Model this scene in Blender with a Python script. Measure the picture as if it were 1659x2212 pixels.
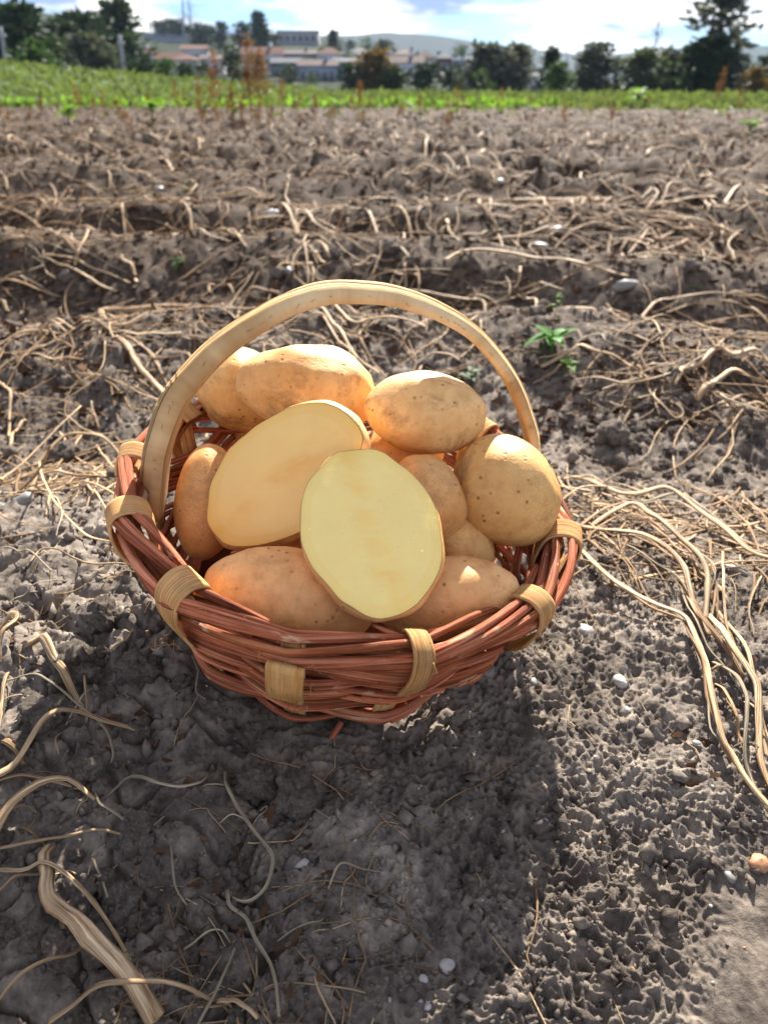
import bpy, math, random
import numpy as np
from mathutils import Vector, Matrix, Quaternion, noise as mnoise

for o in list(bpy.data.objects): bpy.data.objects.remove(o)
S = bpy.context.scene
COL = S.collection
RND = random.Random(7)
NR = np.random.default_rng(11)

# ------------------------------------------------------------------ camera
F = 1662.4                       # focal length in units of a 1659 x 2212 picture
PITCH = math.radians(28.93)
CAMZ = 0.32
cam = bpy.data.cameras.new('camera')
cam.sensor_fit = 'VERTICAL'; cam.sensor_height = 36.0
cam.lens = 36.0 * F / 2212.0
cam.clip_start = 0.01; cam.clip_end = 20000
cam.dof.use_dof = True; cam.dof.focus_distance = 0.43; cam.dof.aperture_fstop = 10.5
camo = bpy.data.objects.new('camera', cam); COL.objects.link(camo)
camo.location = (0, 0, CAMZ); camo.rotation_euler = (math.pi/2 - PITCH, 0, 0)
S.camera = camo

# ------------------------------------------------------------------ light
SUN_AZ, SUN_EL = math.radians(13), math.radians(37.5)
SUN = Vector((math.sin(SUN_AZ)*math.cos(SUN_EL), math.cos(SUN_AZ)*math.cos(SUN_EL), math.sin(SUN_EL)))
sl = bpy.data.lights.new('sun', 'SUN'); sl.energy = 5.0; sl.angle = math.radians(0.53); sl.color = (1, .945, .86)
slo = bpy.data.objects.new('sun', sl); COL.objects.link(slo)
slo.rotation_euler = SUN.to_track_quat('Z', 'Y').to_euler(); slo.location = (0, 0, 30)

W = bpy.data.worlds.new('World'); S.world = W; W.use_nodes = True
nt = W.node_tree; nt.nodes.clear()
def wn(t, **k):
    n = nt.nodes.new(t)
    for a, v in k.items(): setattr(n, a, v)
    return n
sky = wn('ShaderNodeTexSky', sky_type='NISHITA'); sky.sun_disc = False
sky.sun_elevation = SUN_EL; sky.sun_rotation = SUN_AZ; sky.air_density = 1.0; sky.dust_density = .1; sky.ozone_density = 1.0
bg_sky = wn('ShaderNodeBackground'); bg_sky.inputs['Strength'].default_value = .05
bg_cl = wn('ShaderNodeBackground'); bg_cl.inputs['Strength'].default_value = .62
tc = wn('ShaderNodeTexCoord'); mp = wn('ShaderNodeMapping'); mp.inputs['Scale'].default_value = (4.6, 4.6, 20); mp.inputs['Location'].default_value = (3.4, 1.2, 0.35)
n1 = wn('ShaderNodeTexNoise'); n1.inputs['Scale'].default_value = 1.0; n1.inputs['Detail'].default_value = 7; n1.inputs['Roughness'].default_value = .52
r1 = wn('ShaderNodeValToRGB'); r1.color_ramp.elements[0].position = .45; r1.color_ramp.elements[1].position = .55
mp2 = wn('ShaderNodeMapping'); mp2.inputs['Scale'].default_value = (7, 7, 26); mp2.inputs['Location'].default_value = (9.1, 4.3, 2.2)
n2 = wn('ShaderNodeTexNoise'); n2.inputs['Scale'].default_value = 1.0; n2.inputs['Detail'].default_value = 6; n2.inputs['Roughness'].default_value = .5
r2 = wn('ShaderNodeValToRGB')
r2.color_ramp.elements[0].position = .40; r2.color_ramp.elements[0].color = (.21, .29, .45, 1)
r2.color_ramp.elements[1].position = .54; r2.color_ramp.elements[1].color = (1., .955, .89, 1)
mx = wn('ShaderNodeMixShader'); out = wn('ShaderNodeOutputWorld')
L = nt.links.new
L(tc.outputs['Generated'], mp.inputs[0]); L(mp.outputs[0], n1.inputs['Vector']); L(n1.outputs['Fac'], r1.inputs[0])
L(tc.outputs['Generated'], mp2.inputs[0]); L(mp2.outputs[0], n2.inputs['Vector']); L(n2.outputs['Fac'], r2.inputs[0])
tint = wn('ShaderNodeMix', data_type='RGBA', blend_type='MULTIPLY'); tint.inputs[0].default_value = 1; tint.inputs[7].default_value = (.46, .67, 1.05, 1)
L(sky.outputs[0], tint.inputs[6]); L(tint.outputs[2], bg_sky.inputs['Color']); L(r2.outputs[0], bg_cl.inputs['Color'])
L(r1.outputs[0], mx.inputs[0]); L(bg_sky.outputs[0], mx.inputs[1]); L(bg_cl.outputs[0], mx.inputs[2]); L(mx.outputs[0], out.inputs[0])

S.view_settings.view_transform = 'Standard'; S.view_settings.look = 'None'
S.view_settings.gamma = 1.0; S.view_settings.use_curve_mapping = False
S.view_settings.exposure = 1.66
try:
    S.cycles.use_denoising = True; S.cycles.denoiser = 'OPENIMAGEDENOISE'
    S.cycles.max_bounces = 8; S.cycles.diffuse_bounces = 4; S.cycles.transparent_max_bounces = 12; S.cycles.volume_bounces = 0
    S.cycles.sample_clamp_indirect = 6
except Exception: pass

# ------------------------------------------------------------------ noise
_P = np.random.default_rng(3).permutation(4096).astype(np.int64)
_G = np.stack([np.cos(np.linspace(0, 2*np.pi, 64, endpoint=False)), np.sin(np.linspace(0, 2*np.pi, 64, endpoint=False))], 1)
def _h(ix, iy, s=0): return _P[(_P[(ix + s*131) & 4095] + iy) & 4095]
def perlin(x, y, s=0):
    ix = np.floor(x).astype(np.int64); iy = np.floor(y).astype(np.int64); fx = x-ix; fy = y-iy
    u = fx*fx*fx*(fx*(fx*6-15)+10); v = fy*fy*fy*(fy*(fy*6-15)+10)
    def g(a, b):
        q = _G[_h(ix+a, iy+b, s) & 63]
        return q[..., 0]*(fx-a) + q[..., 1]*(fy-b)
    return ((g(0,0)*(1-u)+g(1,0)*u)*(1-v) + (g(0,1)*(1-u)+g(1,1)*u)*v)*1.5
def worley(x, y, s=0):
    ix = np.floor(x).astype(np.int64); iy = np.floor(y).astype(np.int64)
    best = np.full(x.shape, 9.0); rid = np.zeros(x.shape)
    for a in (-1, 0, 1):
        for b in (-1, 0, 1):
            h = _h(ix+a, iy+b, s); h2 = _h(ix+a, iy+b, s+17)
            d = (ix+a+h/4096.-x)**2 + (iy+b+h2/4096.-y)**2
            m = d < best
            best = np.where(m, d, best); rid = np.where(m, _h(ix+a, iy+b, s+29)/4096., rid)
    return np.sqrt(best), rid
def sstep(a, b, x):
    t = np.clip((x-a)/(b-a), 0, 1); return t*t*(3-2*t)

# ------------------------------------------------------------------ terrain height
def row_step(r): return r*np.minimum(.012, .0021*(1+r/.8))
BC = np.array([-.036, .446])          # centre of the basket's base
TX, TY = -.150, .137                   # lean of the ground the basket sits on
def ground_low(x, y):
    r = np.hypot(x, y)
    yy = y + .10*x + .11*perlin(x*.9, y*.9, 5)*np.minimum(r, 3)
    amp = .030 + .034*sstep(.6, 1.3, y)
    amp = amp*(1-.3*sstep(4, 12, y))
    z = amp*(np.cos(2*np.pi*(yy-.42)/.80)-1)
    z = z + .035*perlin(x*1.7+3, y*1.7, 1)*sstep(.5, 1.0, r) - .03*sstep(.6, 1.6, r)
    q = (TX*(x-BC[0]) + TY*(y-BC[1]))
    g = np.exp(-((x-BC[0])**2+(y-BC[1])**2)/(2*.20**2))
    z = z*(1-g*.85) + q*g
    z = z + .075*np.maximum(0, -x-1.5)*sstep(13, 42, y) - .004*np.maximum(0, x)*sstep(10, 16, y)
    return z
def ground(x, y, detail=True):
    x = np.asarray(x, float); y = np.asarray(y, float)
    z = ground_low(x, y)
    if not detail: return z
    r = np.hypot(x, y)
    far = sstep(.55, 1.4, r)
    lod = lambda wl: sstep(.7, 2.2, wl/row_step(np.maximum(r, .1)))
    db = np.hypot(x-BC[0], y-BC[1])
    keep = sstep(.085, .125, db)
    # smooth trodden patch in the near right corner
    smooth = sstep(0, .03, x - .105 - (y-.17)*.6 + .01*perlin(x*30, y*30, 77)) * (1-sstep(.24, .30, y))
    # broken, cracked soil in the near left
    crack = sstep(-.02, -.09, x + .25*(y-.25)) * (1-sstep(.42, .6, y))
    wx = x + .012*perlin(x*22, y*22, 60); wy = y + .012*perlin(x*22+9, y*22, 61)
    d1, r1_ = worley(wx/.075, wy/.075, 2)
    cl1 = np.clip(1-(d1/.66)**2, 0, 1)*np.clip(r1_*1.6-.5, 0, 1)
    d2, r2_ = worley(wx/.030, wy/.030, 4)
    cl2 = np.clip(1-(d2/.62)**2, 0, 1)*np.clip(r2_*1.5-.45, 0, 1)
    m = .5+.5*perlin(x*6, y*6, 8)
    f = .008*perlin(wx*16, wy*16, 9)*lod(.062) + .006*perlin(wx*38, wy*38, 10)*lod(.026)
    f = f*(.55+.25*far) + cl1*(.006+.012*far+.014*sstep(2.5, 6, r)+.010*crack) + cl2*(.0025+.005*far+.004*crack)*(.4+m)*lod(.03)
    # deep cracks
    c1 = 1-np.abs(perlin(wx*15+4, wy*15, 12)); c2 = 1-np.abs(perlin(wx*34, wy*34, 13))
    f = f - crack*(.020*np.clip((c1-.90)/.1, 0, 1)*np.clip(m*2-.6, 0, 1) + .006*np.clip((c2-.9)/.1, 0, 1))
    # pitted rain crust, scale of a centimetre down to millimetres
    crust = (1-.75*smooth)*(1-.35*crack)*(1-.6*sstep(1.2, 4, r))
    rt = sstep(-.02, .07, x)*(1-sstep(.5, .9, r))
    p1 = np.abs(perlin(wx*85, wy*70, 20)); p2 = np.abs(perlin(x*200, y*180, 21)); mixr = sstep(-.3, .35, perlin(x*11, y*11, 23))
    b1 = p1*mixr+(.62-p1)*(1-mixr); b2 = .62-p2; b3 = perlin(x*420, y*380, 22)
    f = f + lod(.011)*crust*((.0032+.0005*rt)*(b1-.3)*2 + (.0018+.0012*rt)*(b2-.3)*2 + .0010*b3)
    d3, r3_ = worley(x/.0105, y/.0105, 25)
    f = f + lod(.010)*crust*(.0008+.0004*rt+.002*far)*np.sqrt(np.clip(1-(d3/.6)**2, 0, 1))*(r3_ > .35)
    f = f + far*.008*np.abs(perlin(x*30, y*34, 31))*lod(.033) + far*.004*perlin(x*90, y*90, 32)*lod(.011) + sstep(2, 5, r)*(.030*perlin(x*3.1, y*3.1, 33)+.055*np.abs(perlin(x*8, y*8, 34)))
    return z + f*(keep*.96+.04)*(1-.5*smooth)*(1-.3*sstep(9, 15.5, y))
def gz(x, y): return float(ground(np.array([x]), np.array([y]))[0])

# ------------------------------------------------------------------ picture ray helpers
CP, SP = math.cos(PITCH), math.sin(PITCH)
def ray(px, py):
    a = (px-829.5)/F; b = (1106-py)/F
    return np.array([a, CP+b*SP, -SP+b*CP])
def at_depth(px, py, d):
    return Vector(ray(px, py)*d + np.array([0, 0, CAMZ]))
def at_dist(px, py, Y):
    d = ray(px, py); return Vector(d*(Y/d[1]) + np.array([0, 0, CAMZ]))
def on_ground(px, py, maxr=40):
    d = ray(px, py); t = np.concatenate([np.arange(.15, 1.6, .004), np.geomspace(1.6, maxr, 500)])
    P = d[None, :]*t[:, None]; P[:, 2] += CAMZ
    h = ground(P[:, 0], P[:, 1], False)
    k = np.argmax(P[:, 2] < h)
    if k == 0: k = len(t)-1
    return Vector(P[k])

# ------------------------------------------------------------------ object helpers
def tag(o, label=None, cat=None, group=None, kind=None):
    if label: o['label'] = label
    if cat: o['category'] = cat
    if group: o['group'] = group
    if kind: o['kind'] = kind
    return o
def empty(name, loc=(0, 0, 0), label=None, cat=None, group=None):
    o = bpy.data.objects.new(name, None); o.empty_display_size = .02; COL.objects.link(o); o.location = loc
    return tag(o, label, cat, group)
def build(name, V, Fc, mat, parent=None, uv=None, smooth=True, world=True):
    me = bpy.data.meshes.new(name)
    V = np.asarray(V, np.float32)
    if parent is not None and world:
        V = V - np.asarray(parent.location, np.float32)
    if isinstance(Fc, np.ndarray):
        n, k = Fc.shape
        me.vertices.add(len(V)); me.vertices.foreach_set('co', V.ravel())
        me.loops.add(n*k); me.loops.foreach_set('vertex_index', Fc.astype(np.int32).ravel())
        me.polygons.add(n); me.polygons.foreach_set('loop_start', np.arange(0, n*k, k, dtype=np.int32))
        me.update(calc_edges=True)
    else:
        me.from_pydata(V.tolist(), [], [list(map(int, f)) for f in Fc])
    if smooth: me.polygons.foreach_set('use_smooth', np.ones(len(me.polygons), bool))
    if uv is not None:
        ul = me.uv_layers.new(name='UVMap')
        li = np.zeros(len(me.loops), np.int32); me.loops.foreach_get('vertex_index', li)
        ul.data.foreach_set('uv', np.asarray(uv, np.float32)[li].ravel())
    me.materials.append(mat)
    o = bpy.data.objects.new(name, me); COL.objects.link(o)
    if parent is not None: o.parent = parent
    return o
class Bag:
    """collects pieces into one mesh"""
    def __init__(s): s.v = []; s.q = []; s.u = []; s.n = 0
    def add(s, V, Q, U=None):
        V = np.asarray(V, float); s.v.append(V); s.q.append(np.asarray(Q)+s.n); s.n += len(V)
        s.u.append(np.zeros((len(V), 2)) if U is None else np.asarray(U, float))
    def make(s, name, mat, parent=None, smooth=True, world=True):
        k = {a.shape[1] for a in s.q}
        V = np.concatenate(s.v); U = np.concatenate(s.u)
        if len(k) == 1: Q = np.concatenate(s.q)
        else: Q = [f for a in s.q for f in a.tolist()]
        return build(name, V, Q, mat, parent, U, smooth, world)
def catmull(P, n):
    P = np.asarray(P, float)
    if len(P) == 2:
        t = np.linspace(0, 1, n)[:, None]; return P[0]*(1-t)+P[1]*t
    Q = np.vstack([2*P[0]-P[1], P, 2*P[-1]-P[-2]])
    seg = np.linalg.norm(np.diff(P, axis=0), axis=1); c = np.r_[0, np.cumsum(seg)]
    t = np.linspace(0, c[-1]*.99999, n); k = np.clip(np.searchsorted(c, t, side='right')-1, 0, len(P)-2)
    u = ((t-c[k])/np.maximum(seg[k], 1e-9))[:, None]
    a, b, d, e = Q[k], Q[k+1], Q[k+2], Q[k+3]
    return .5*((2*b)+(-a+d)*u+(2*a-5*b+4*d-e)*u*u+(-a+3*b-3*d+e)*u**3)
def frames(P, up=None):
    P = np.asarray(P, float); T = np.gradient(P, axis=0); T /= np.maximum(np.linalg.norm(T, axis=1, keepdims=True), 1e-12)
    if up is None: up = np.array([0, 0, 1.]) if abs(T[0][2]) < .9 else np.array([1., 0, 0])
    N = np.zeros_like(P); n = np.asarray(up, float)
    for i in range(len(P)):
        n = n - T[i]*np.dot(n, T[i]); l = np.linalg.norm(n); n = n/l if l > 1e-9 else N[i-1]
        N[i] = n
    return T, N, np.cross(T, N)
def tube(P, rad, sides=7, flat=1.0, up=None, groove=0., seed=0, twist=0.):
    """a swept stick: verts, quads (with end caps as quads), uv (u round, v metres along)"""
    P = np.asarray(P, float); n = len(P); rad = np.broadcast_to(np.asarray(rad, float), (n,))
    T, N, B = frames(P, up)
    L_ = np.r_[0, np.cumsum(np.linalg.norm(np.diff(P, axis=0), axis=1))]
    a = np.linspace(0, 2*np.pi, sides, endpoint=False)
    rg = np.random.default_rng(seed)
    prof = 1 + groove*np.where(np.arange(sides) % 2 == 0, 1, -1)*rg.uniform(.4, 1, sides) if groove else np.ones(sides)
    tw = (L_*twist)[:, None]
    ca = np.cos(a[None]+tw)*prof; sa = np.sin(a[None]+tw)*prof
    V = P[:, None]+rad[:, None, None]*(N[:, None]*(ca*flat)[..., None]+B[:, None]*sa[..., None])
    i = np.arange(n-1)[:, None]; j = np.arange(sides)[None]; j2 = (j+1) % sides
    Q = np.stack([i*sides+j, i*sides+j2, (i+1)*sides+j2, (i+1)*sides+j], -1).reshape(-1, 4)
    U = np.stack([np.broadcast_to(j/sides, (n, sides)), np.broadcast_to(L_[:, None], (n, sides))], -1).reshape(-1, 2) + [seed*.37 % 5, seed*.71 % 7]
    V = V.reshape(-1, 3)
    # caps
    c0 = len(V); V = np.vstack([V, P[0]-T[0]*rad[0]*.2, P[-1]+T[-1]*rad[-1]*.2]); U = np.vstack([U, U[:1], U[-1:]])
    jj = np.arange(0, sides-1, 2)
    e = []
    for k in range(0, sides, 2):
        k1 = (k+1) % sides; k2 = (k+2) % sides
        if sides % 2 and k == sides-1: k2 = k1
        if k2 == k1: continue
        e.append([c0, k2, k1, k]); b = (n-1)*sides; e.append([c0+1, b+k, b+k1, b+k2])
    if sides % 2:
        pass
    Q = np.vstack([Q, np.array(e)])
    return V, Q, U
def box(c, s, R=None):
    c = np.asarray(c, float); s = np.asarray(s, float)/2
    V = np.array([[x, y, z] for x in (-1, 1) for y in (-1, 1) for z in (-1, 1)])*s
    if R is not None: V = V@np.asarray(R).T
    Q = np.array([[0, 1, 3, 2], [4, 6, 7, 5], [0, 4, 5, 1], [2, 3, 7, 6], [0, 2, 6, 4], [1, 5, 7, 3]])
    return V+c, Q

# ------------------------------------------------------------------ materials
class M:
    def __init__(s, name, rough=.7, spec=.4):
        s.m = bpy.data.materials.new(name); s.m.use_nodes = True; s.t = s.m.node_tree
        s.b = s.t.nodes['Principled BSDF']; s.o = s.t.nodes['Material Output']
        s.b.inputs['Roughness'].default_value = rough; s.b.inputs['Specular IOR Level'].default_value = spec
    def n(s, t, **k):
        n = s.t.nodes.new(t)
        for a, v in k.items():
            if a in ('Scale', 'Detail', 'Roughness', 'Distortion', 'Strength', 'Distance', 'Randomness', 'Fac', 'Factor', 'Lacunarity'): n.inputs[a].default_value = v
            else: setattr(n, a, v)
        return n
    def l(s, a, b): s.t.links.new(a, b)
    def coord(s, kind='Object', scale=(1, 1, 1), rnd=False):
        c = s.n('ShaderNodeTexCoord'); m = s.n('ShaderNodeMapping'); m.inputs['Scale'].default_value = scale
        s.l(c.outputs[kind], m.inputs[0])
        if rnd:
            oi = s.n('ShaderNodeObjectInfo'); mu = s.n('ShaderNodeMath', operation='MULTIPLY'); mu.inputs[1].default_value = 37.
            s.l(oi.outputs['Random'], mu.inputs[0]); s.l(mu.outputs[0], m.inputs['Location'])
        return m.outputs[0]
    def noise(s, vec, scale, detail=4, rough=.55, dist=0.):
        n = s.n('ShaderNodeTexNoise', Scale=scale, Detail=detail, Roughness=rough, Distortion=dist); s.l(vec, n.inputs['Vector']); return n.outputs['Fac']
    def vor(s, vec, scale, feat='F1', rnd=1.):
        n = s.n('ShaderNodeTexVoronoi', feature=feat, Scale=scale, Randomness=rnd); s.l(vec, n.inputs['Vector']); return n.outputs['Distance']
    def ramp(s, f, *st):
        r = s.n('ShaderNodeValToRGB'); e = r.color_ramp.elements
        while len(e) < len(st): e.new(.5)
        for k, (p, c) in enumerate(st):
            e[k].position = p; e[k].color = (c, c, c, 1) if not isinstance(c, tuple) else (*c, 1)
        s.l(f, r.inputs[0]); return r.outputs[0]
    def mix(s, f, a, b, mode='MIX'):
        n = s.n('ShaderNodeMix', data_type='RGBA', blend_type=mode)
        for v, k in ((f, 0), (a, 6), (b, 7)):
            if isinstance(v, (int, float)): n.inputs[k].default_value = v
            elif isinstance(v, tuple): n.inputs[k].default_value = (*v, 1)
            else: s.l(v, n.inputs[k])
        return n.outputs[2]
    def math(s, op, a, b=0.):
        n = s.n('ShaderNodeMath', operation=op)
        for v, k in ((a, 0), (b, 1)):
            if isinstance(v, (int, float)): n.inputs[k].default_value = v
            else: s.l(v, n.inputs[k])
        return n.outputs[0]
    def color(s, c):
        if isinstance(c, tuple): s.b.inputs['Base Color'].default_value = (*c, 1)
        else: s.l(c, s.b.inputs['Base Color'])
    def bump(s, h, strength=.5, dist=.001, prev=None):
        n = s.n('ShaderNodeBump', Strength=strength, Distance=dist); s.l(h, n.inputs['Height'])
        if prev is not None: s.l(prev, n.inputs['Normal'])
        s.l(n.outputs[0], s.b.inputs['Normal']); return n.outputs[0]
    def hue(s, col, dv=.15):
        oi = s.n('ShaderNodeObjectInfo'); mr = s.n('ShaderNodeMapRange'); mr.inputs[3].default_value = 1-dv; mr.inputs[4].default_value = 1+dv
        s.l(oi.outputs['Random'], mr.inputs[0])
        h = s.n('ShaderNodeHueSaturation'); s.l(mr.outputs[0], h.inputs['Value']); s.l(col, h.inputs['Color']); return h.outputs[0]
    def translucent(s, col, f=.4):
        t = s.n('ShaderNodeBsdfTranslucent'); x = s.n('ShaderNodeMixShader'); x.inputs[0].default_value = f
        if isinstance(col, tuple): t.inputs[0].default_value = (*col, 1)
        else: s.l(col, t.inputs[0])
        s.l(s.b.outputs[0], x.inputs[1]); s.l(t.outputs[0], x.inputs[2]); s.l(x.outputs[0], s.o.inputs[0])

def m_soil():
    m = M('soil', .95, .06); v = m.coord('Object')
    a = m.noise(v, 7, 6, .6); b = m.noise(v, 60, 6, .65); c = m.noise(v, 420, 3, .6)
    col = m.ramp(a, (.30, (.118, .100, .086)), (.55, (.205, .179, .157)), (.75, (.335, .303, .271)))
    fine = m.ramp(b, (.33, (.42, .40, .40)), (.52, (1., .98, .95)), (.70, (1.9, 1.85, 1.7)))
    col = m.mix(1., col, fine, 'MULTIPLY')
    col = m.mix(1., col, m.ramp(m.noise(v, 1.6, 5, .65), (.32, (.62, .59, .57)), (.62, (1.08, 1.06, 1.03))), 'MULTIPLY')
    gr = m.ramp(c, (.60, 0.), (.72, 1.))
    col = m.mix(m.math('MULTIPLY', gr, .35), col, (.27, .24, .20))
    vo = m.vor(v, 900); sp = m.ramp(vo, (.10, 1.), (.16, 0.))
    vr = m.noise(v, 240, 1); sp = m.math('MULTIPLY', sp, m.ramp(vr, (.60, 0.), (.64, 1.)))
    col = m.mix(m.math('MULTIPLY', sp, .6), col, (.45, .42, .38))
    # soil colour turns darker and browner with distance behind the basket
    sy = m.n('ShaderNodeSeparateXYZ'); m.l(v, sy.inputs[0]); dy = m.math('ADD', sy.outputs['Y'], m.math('MULTIPLY', m.noise(v, 1.1, 3), 1.6))
    mr = m.n('ShaderNodeMapRange', interpolation_type='SMOOTHSTEP'); mr.inputs[1].default_value = 1.25; mr.inputs[2].default_value = 3.0; m.l(dy, mr.inputs[0])
    col = m.mix(mr.outputs[0], col, m.mix(1., col, (.44, .385, .34), 'MULTIPLY'))
    m.color(col)
    m.l(m.ramp(b, (.3, .75), (.7, 1.)), m.b.inputs['Roughness'])
    h1 = m.noise(v, 300, 5, .65); h2 = m.noise(v, 1100, 3, .6)
    n = m.bump(h1, .7, .0016); m.bump(h2, .7, .0006, n)
    return m.m
def m_simple(name, col, rough=.8, sc=20, var=.35, spec=.3, bump=0, coord='Object'):
    m = M(name, rough, spec); v = m.coord(coord, rnd=True); a = m.noise(v, sc, 5, .6)
    lo = tuple(c*(1-var) for c in col); hi = tuple(min(1, c*(1+var)) for c in col)
    m.color(m.ramp(a, (.3, lo), (.7, hi)))
    if bump: m.bump(m.noise(v, sc*3, 4), .6, bump)
    return m.m
def m_stick(name, dark, mid, pale, rough=.6, us=9, vs=14, spec=.35, spots=None, trans=0):
    m = M(name, rough, spec); uv = m.coord('UV', (us, vs, 1), rnd=True)
    st = m.noise(uv, 1.6, 5, .65, .3)
    lg = m.noise(m.coord('UV', (.6, 22, 1), rnd=True), 1.2, 4, .6)
    col = m.ramp(st, (.36, dark), (.48, mid), (.62, pale))
    col2 = m.ramp(lg, (.30, .55), (.50, .95), (.72, 1.25))
    col = m.mix(.8, col, col2, 'MULTIPLY')
    if spots: 
        sn = m.noise(m.coord('UV', (1.2, 30, 1), rnd=True), 1.5, 4, .6)
        col = m.mix(m.ramp(sn, (.62, 0.), (.68, 1.)), col, spots)
    col = m.hue(col, .22)
    m.color(col); m.bump(st, .7, .0009)
    if trans: m.translucent(col, trans)
    return m.m
SOIL = m_soil()
STRAW = m_stick('dry_stem', (.10, .052, .024), (.37, .235, .12), (.68, .51, .32), .62, 9, 14, .18)
STRAWB = m_stick('brown_dry_stem', (.09, .045, .022), (.27, .155, .075), (.48, .33, .19), .7, 9, 14, .15)
STRAWG = m_stick('grey_dry_stem', (.10, .075, .048), (.30, .235, .155), (.52, .43, .30), .7, 9, 14, .15)
WILLOW = m_stick('red_willow', (.14, .030, .010), (.41, .112, .050), (.56, .23, .125), .72, 7, 9, .12, (.56, .33, .18))
WILLOWD = m_stick('dark_willow', (.09, .026, .012), (.25, .066, .022), (.38, .14, .06), .55, 7, 9, .12, (.42, .27, .17))
SPLINT = m_stick('pale_splint', (.22, .09, .028), (.64, .33, .12), (.80, .50, .24), .8, 24, 8, .08)
PEG = m_stick('peg_wood', (.56, .27, .085), (.72, .38, .14), (.80, .47, .19), .8, 5, 10, .08)
def m_handle():
    m = M('handle_wood', .65, .12); uv = m.coord('UV', (15, 3.2, 1))
    st = m.noise(uv, 1.5, 6, .7, .25); big = m.noise(m.coord('UV', (5, 2.5, 1)), 1.4, 3, .5)
    col = m.ramp(st, (.37, (.17, .08, .03)), (.45, (.50, .30, .13)), (.55, (.76, .53, .28)), (.68, (.90, .71, .45)))
    col = m.mix(.6, col, m.ramp(big, (.3, (.72, .66, .60)), (.6, (1.05, 1.03, 1.))), 'MULTIPLY')
    m.color(col); m.bump(st, 1., .0022); return m.m
HANDLE = m_handle()
def m_potato(name, c0, c1, dirt=.5):
    m = M(name, .5, .26); v = m.coord('Object', rnd=True)
    a = m.noise(v, 26, 5, .6); b = m.noise(v, 130, 4, .6)
    col = m.ramp(a, (.3, c0), (.68, c1))
    col = m.mix(.55, col, m.ramp(b, (.30, (.70, .60, .50)), (.55, (1., 1., 1.)), (.75, (1.13, 1.12, 1.1))), 'MULTIPLY')
    vo = m.vor(v, 150); sp = m.ramp(vo, (.10, 1.), (.20, 0.)); ms = m.ramp(m.noise(v, 40, 2), (.46, 0.), (.60, 1.))
    col = m.mix(m.math('MULTIPLY', m.math('MULTIPLY', sp, ms), .7), col, (.12, .055, .025))
    d = m.noise(v, 34, 7, .72, .4); dm = m.ramp(d, (.53, 0.), (.66, 1.))
    col = m.mix(m.math('MULTIPLY', dm, dirt), col, (.20, .105, .05))
    net = m.vor(v, 420, 'DISTANCE_TO_EDGE'); nm = m.ramp(net, (.02, 1.), (.10, 0.))
    col = m.mix(m.math('MULTIPLY', m.math('MULTIPLY', nm, m.ramp(a, (.45, 0.), (.6, 1.))), .25), col, (.30, .15, .06))
    m.color(m.hue(col, .07))
    m.b.inputs['Subsurface Weight'].default_value = .05; m.b.inputs['Subsurface Radius'].default_value = (1, .5, .2); m.b.inputs['Subsurface Scale'].default_value = .004
    n = m.bump(b, .35, .0010); n = m.bump(m.noise(v, 620, 3), .5, .0004, n); m.bump(sp, .4, -.0006, n)
    m.l(m.ramp(b, (.3, .40), (.7, .62)), m.b.inputs['Roughness'])
    return m.m
POT = [m_potato('potato_skin', (.70, .33, .105), (.84, .47, .18), .3), m_potato('potato_skin_pale', (.72, .40, .14), (.88, .57, .25), .6),
       m_potato('potato_skin_earthy', (.66, .34, .105), (.82, .49, .18), .65), m_potato('potato_skin_smooth', (.78, .39, .145), (.90, .51, .21), .25)]
def m_flesh(name, base, core, rim):
    m = M(name, .36, .28); uvc = m.n('ShaderNodeTexCoord'); v = m.coord('Object', rnd=True)
    sx = m.n('ShaderNodeSeparateXYZ'); m.l(uvc.outputs['UV'], sx.inputs[0])       # x = distance to the rim, y = across the pith
    a = m.noise(v, 60, 5, .6); b = m.noise(v, 340, 3, .6)
    col = m.mix(m.ramp(a, (.35, 0.), (.7, 1.)), base, tuple(c*1.07 for c in base))
    st = m.noise(m.coord('Object', (18, 70, 40), rnd=True), 1., 4, .6)
    pith = m.math('MULTIPLY', m.ramp(sx.outputs['Y'], (.0, 1.), (.30, 0.)), m.ramp(st, (.42, 0.), (.66, 1.)))
    col = m.mix(m.math('MULTIPLY', pith, .95), col, core)
    col = m.mix(m.math('MULTIPLY', m.ramp(sx.outputs['X'], (.0, 1.), (.16, 0.)), .5), col, rim)
    ring = m.ramp(sx.outputs['X'], (.085, 0.), (.125, 1.), (.165, 0.)); col = m.mix(m.math('MULTIPLY', ring, .16), col, core)
    sk = m.ramp(sx.outputs['X'], (.003, 1.), (.010, 0.)); col = m.mix(sk, col, (.42, .22, .08))
    m.color(col)
    m.b.inputs['Subsurface Weight'].default_value = .3; m.b.inputs['Subsurface Radius'].default_value = (1, .62, .22); m.b.inputs['Subsurface Scale'].default_value = .010
    m.b.inputs['Coat Weight'].default_value = .08; m.b.inputs['Coat Roughness'].default_value = .18
    n = m.bump(a, .15, .0008); n = m.bump(m.noise(m.coord('Object', (30, 420, 30), rnd=True), 1., 3), .35, .0004, n); m.bump(b, .4, .0003, n); return m.m
FLESH_Y = m_flesh('potato_flesh_yellow', (1., .72, .26), (.98, .57, .13), (.98, .63, .15))
FLESH_O = m_flesh('potato_flesh_warm', (.99, .64, .22), (.92, .47, .11), (.98, .53, .07))
def m_leaf(name, c, tr=.45, var=.3, rough=.45):
    m = M(name, max(rough, .6), .12); v = m.coord('Object'); a = m.noise(v, 3.1, 4, .6)
    col = m.ramp(a, (.3, tuple(x*(1-var) for x in c)), (.7, tuple(x*(1+var) for x in c)))
    m.color(col); m.translucent(m.mix(1., col, (1.3, 1.35, .8), 'MULTIPLY'), tr); return m.m
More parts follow.
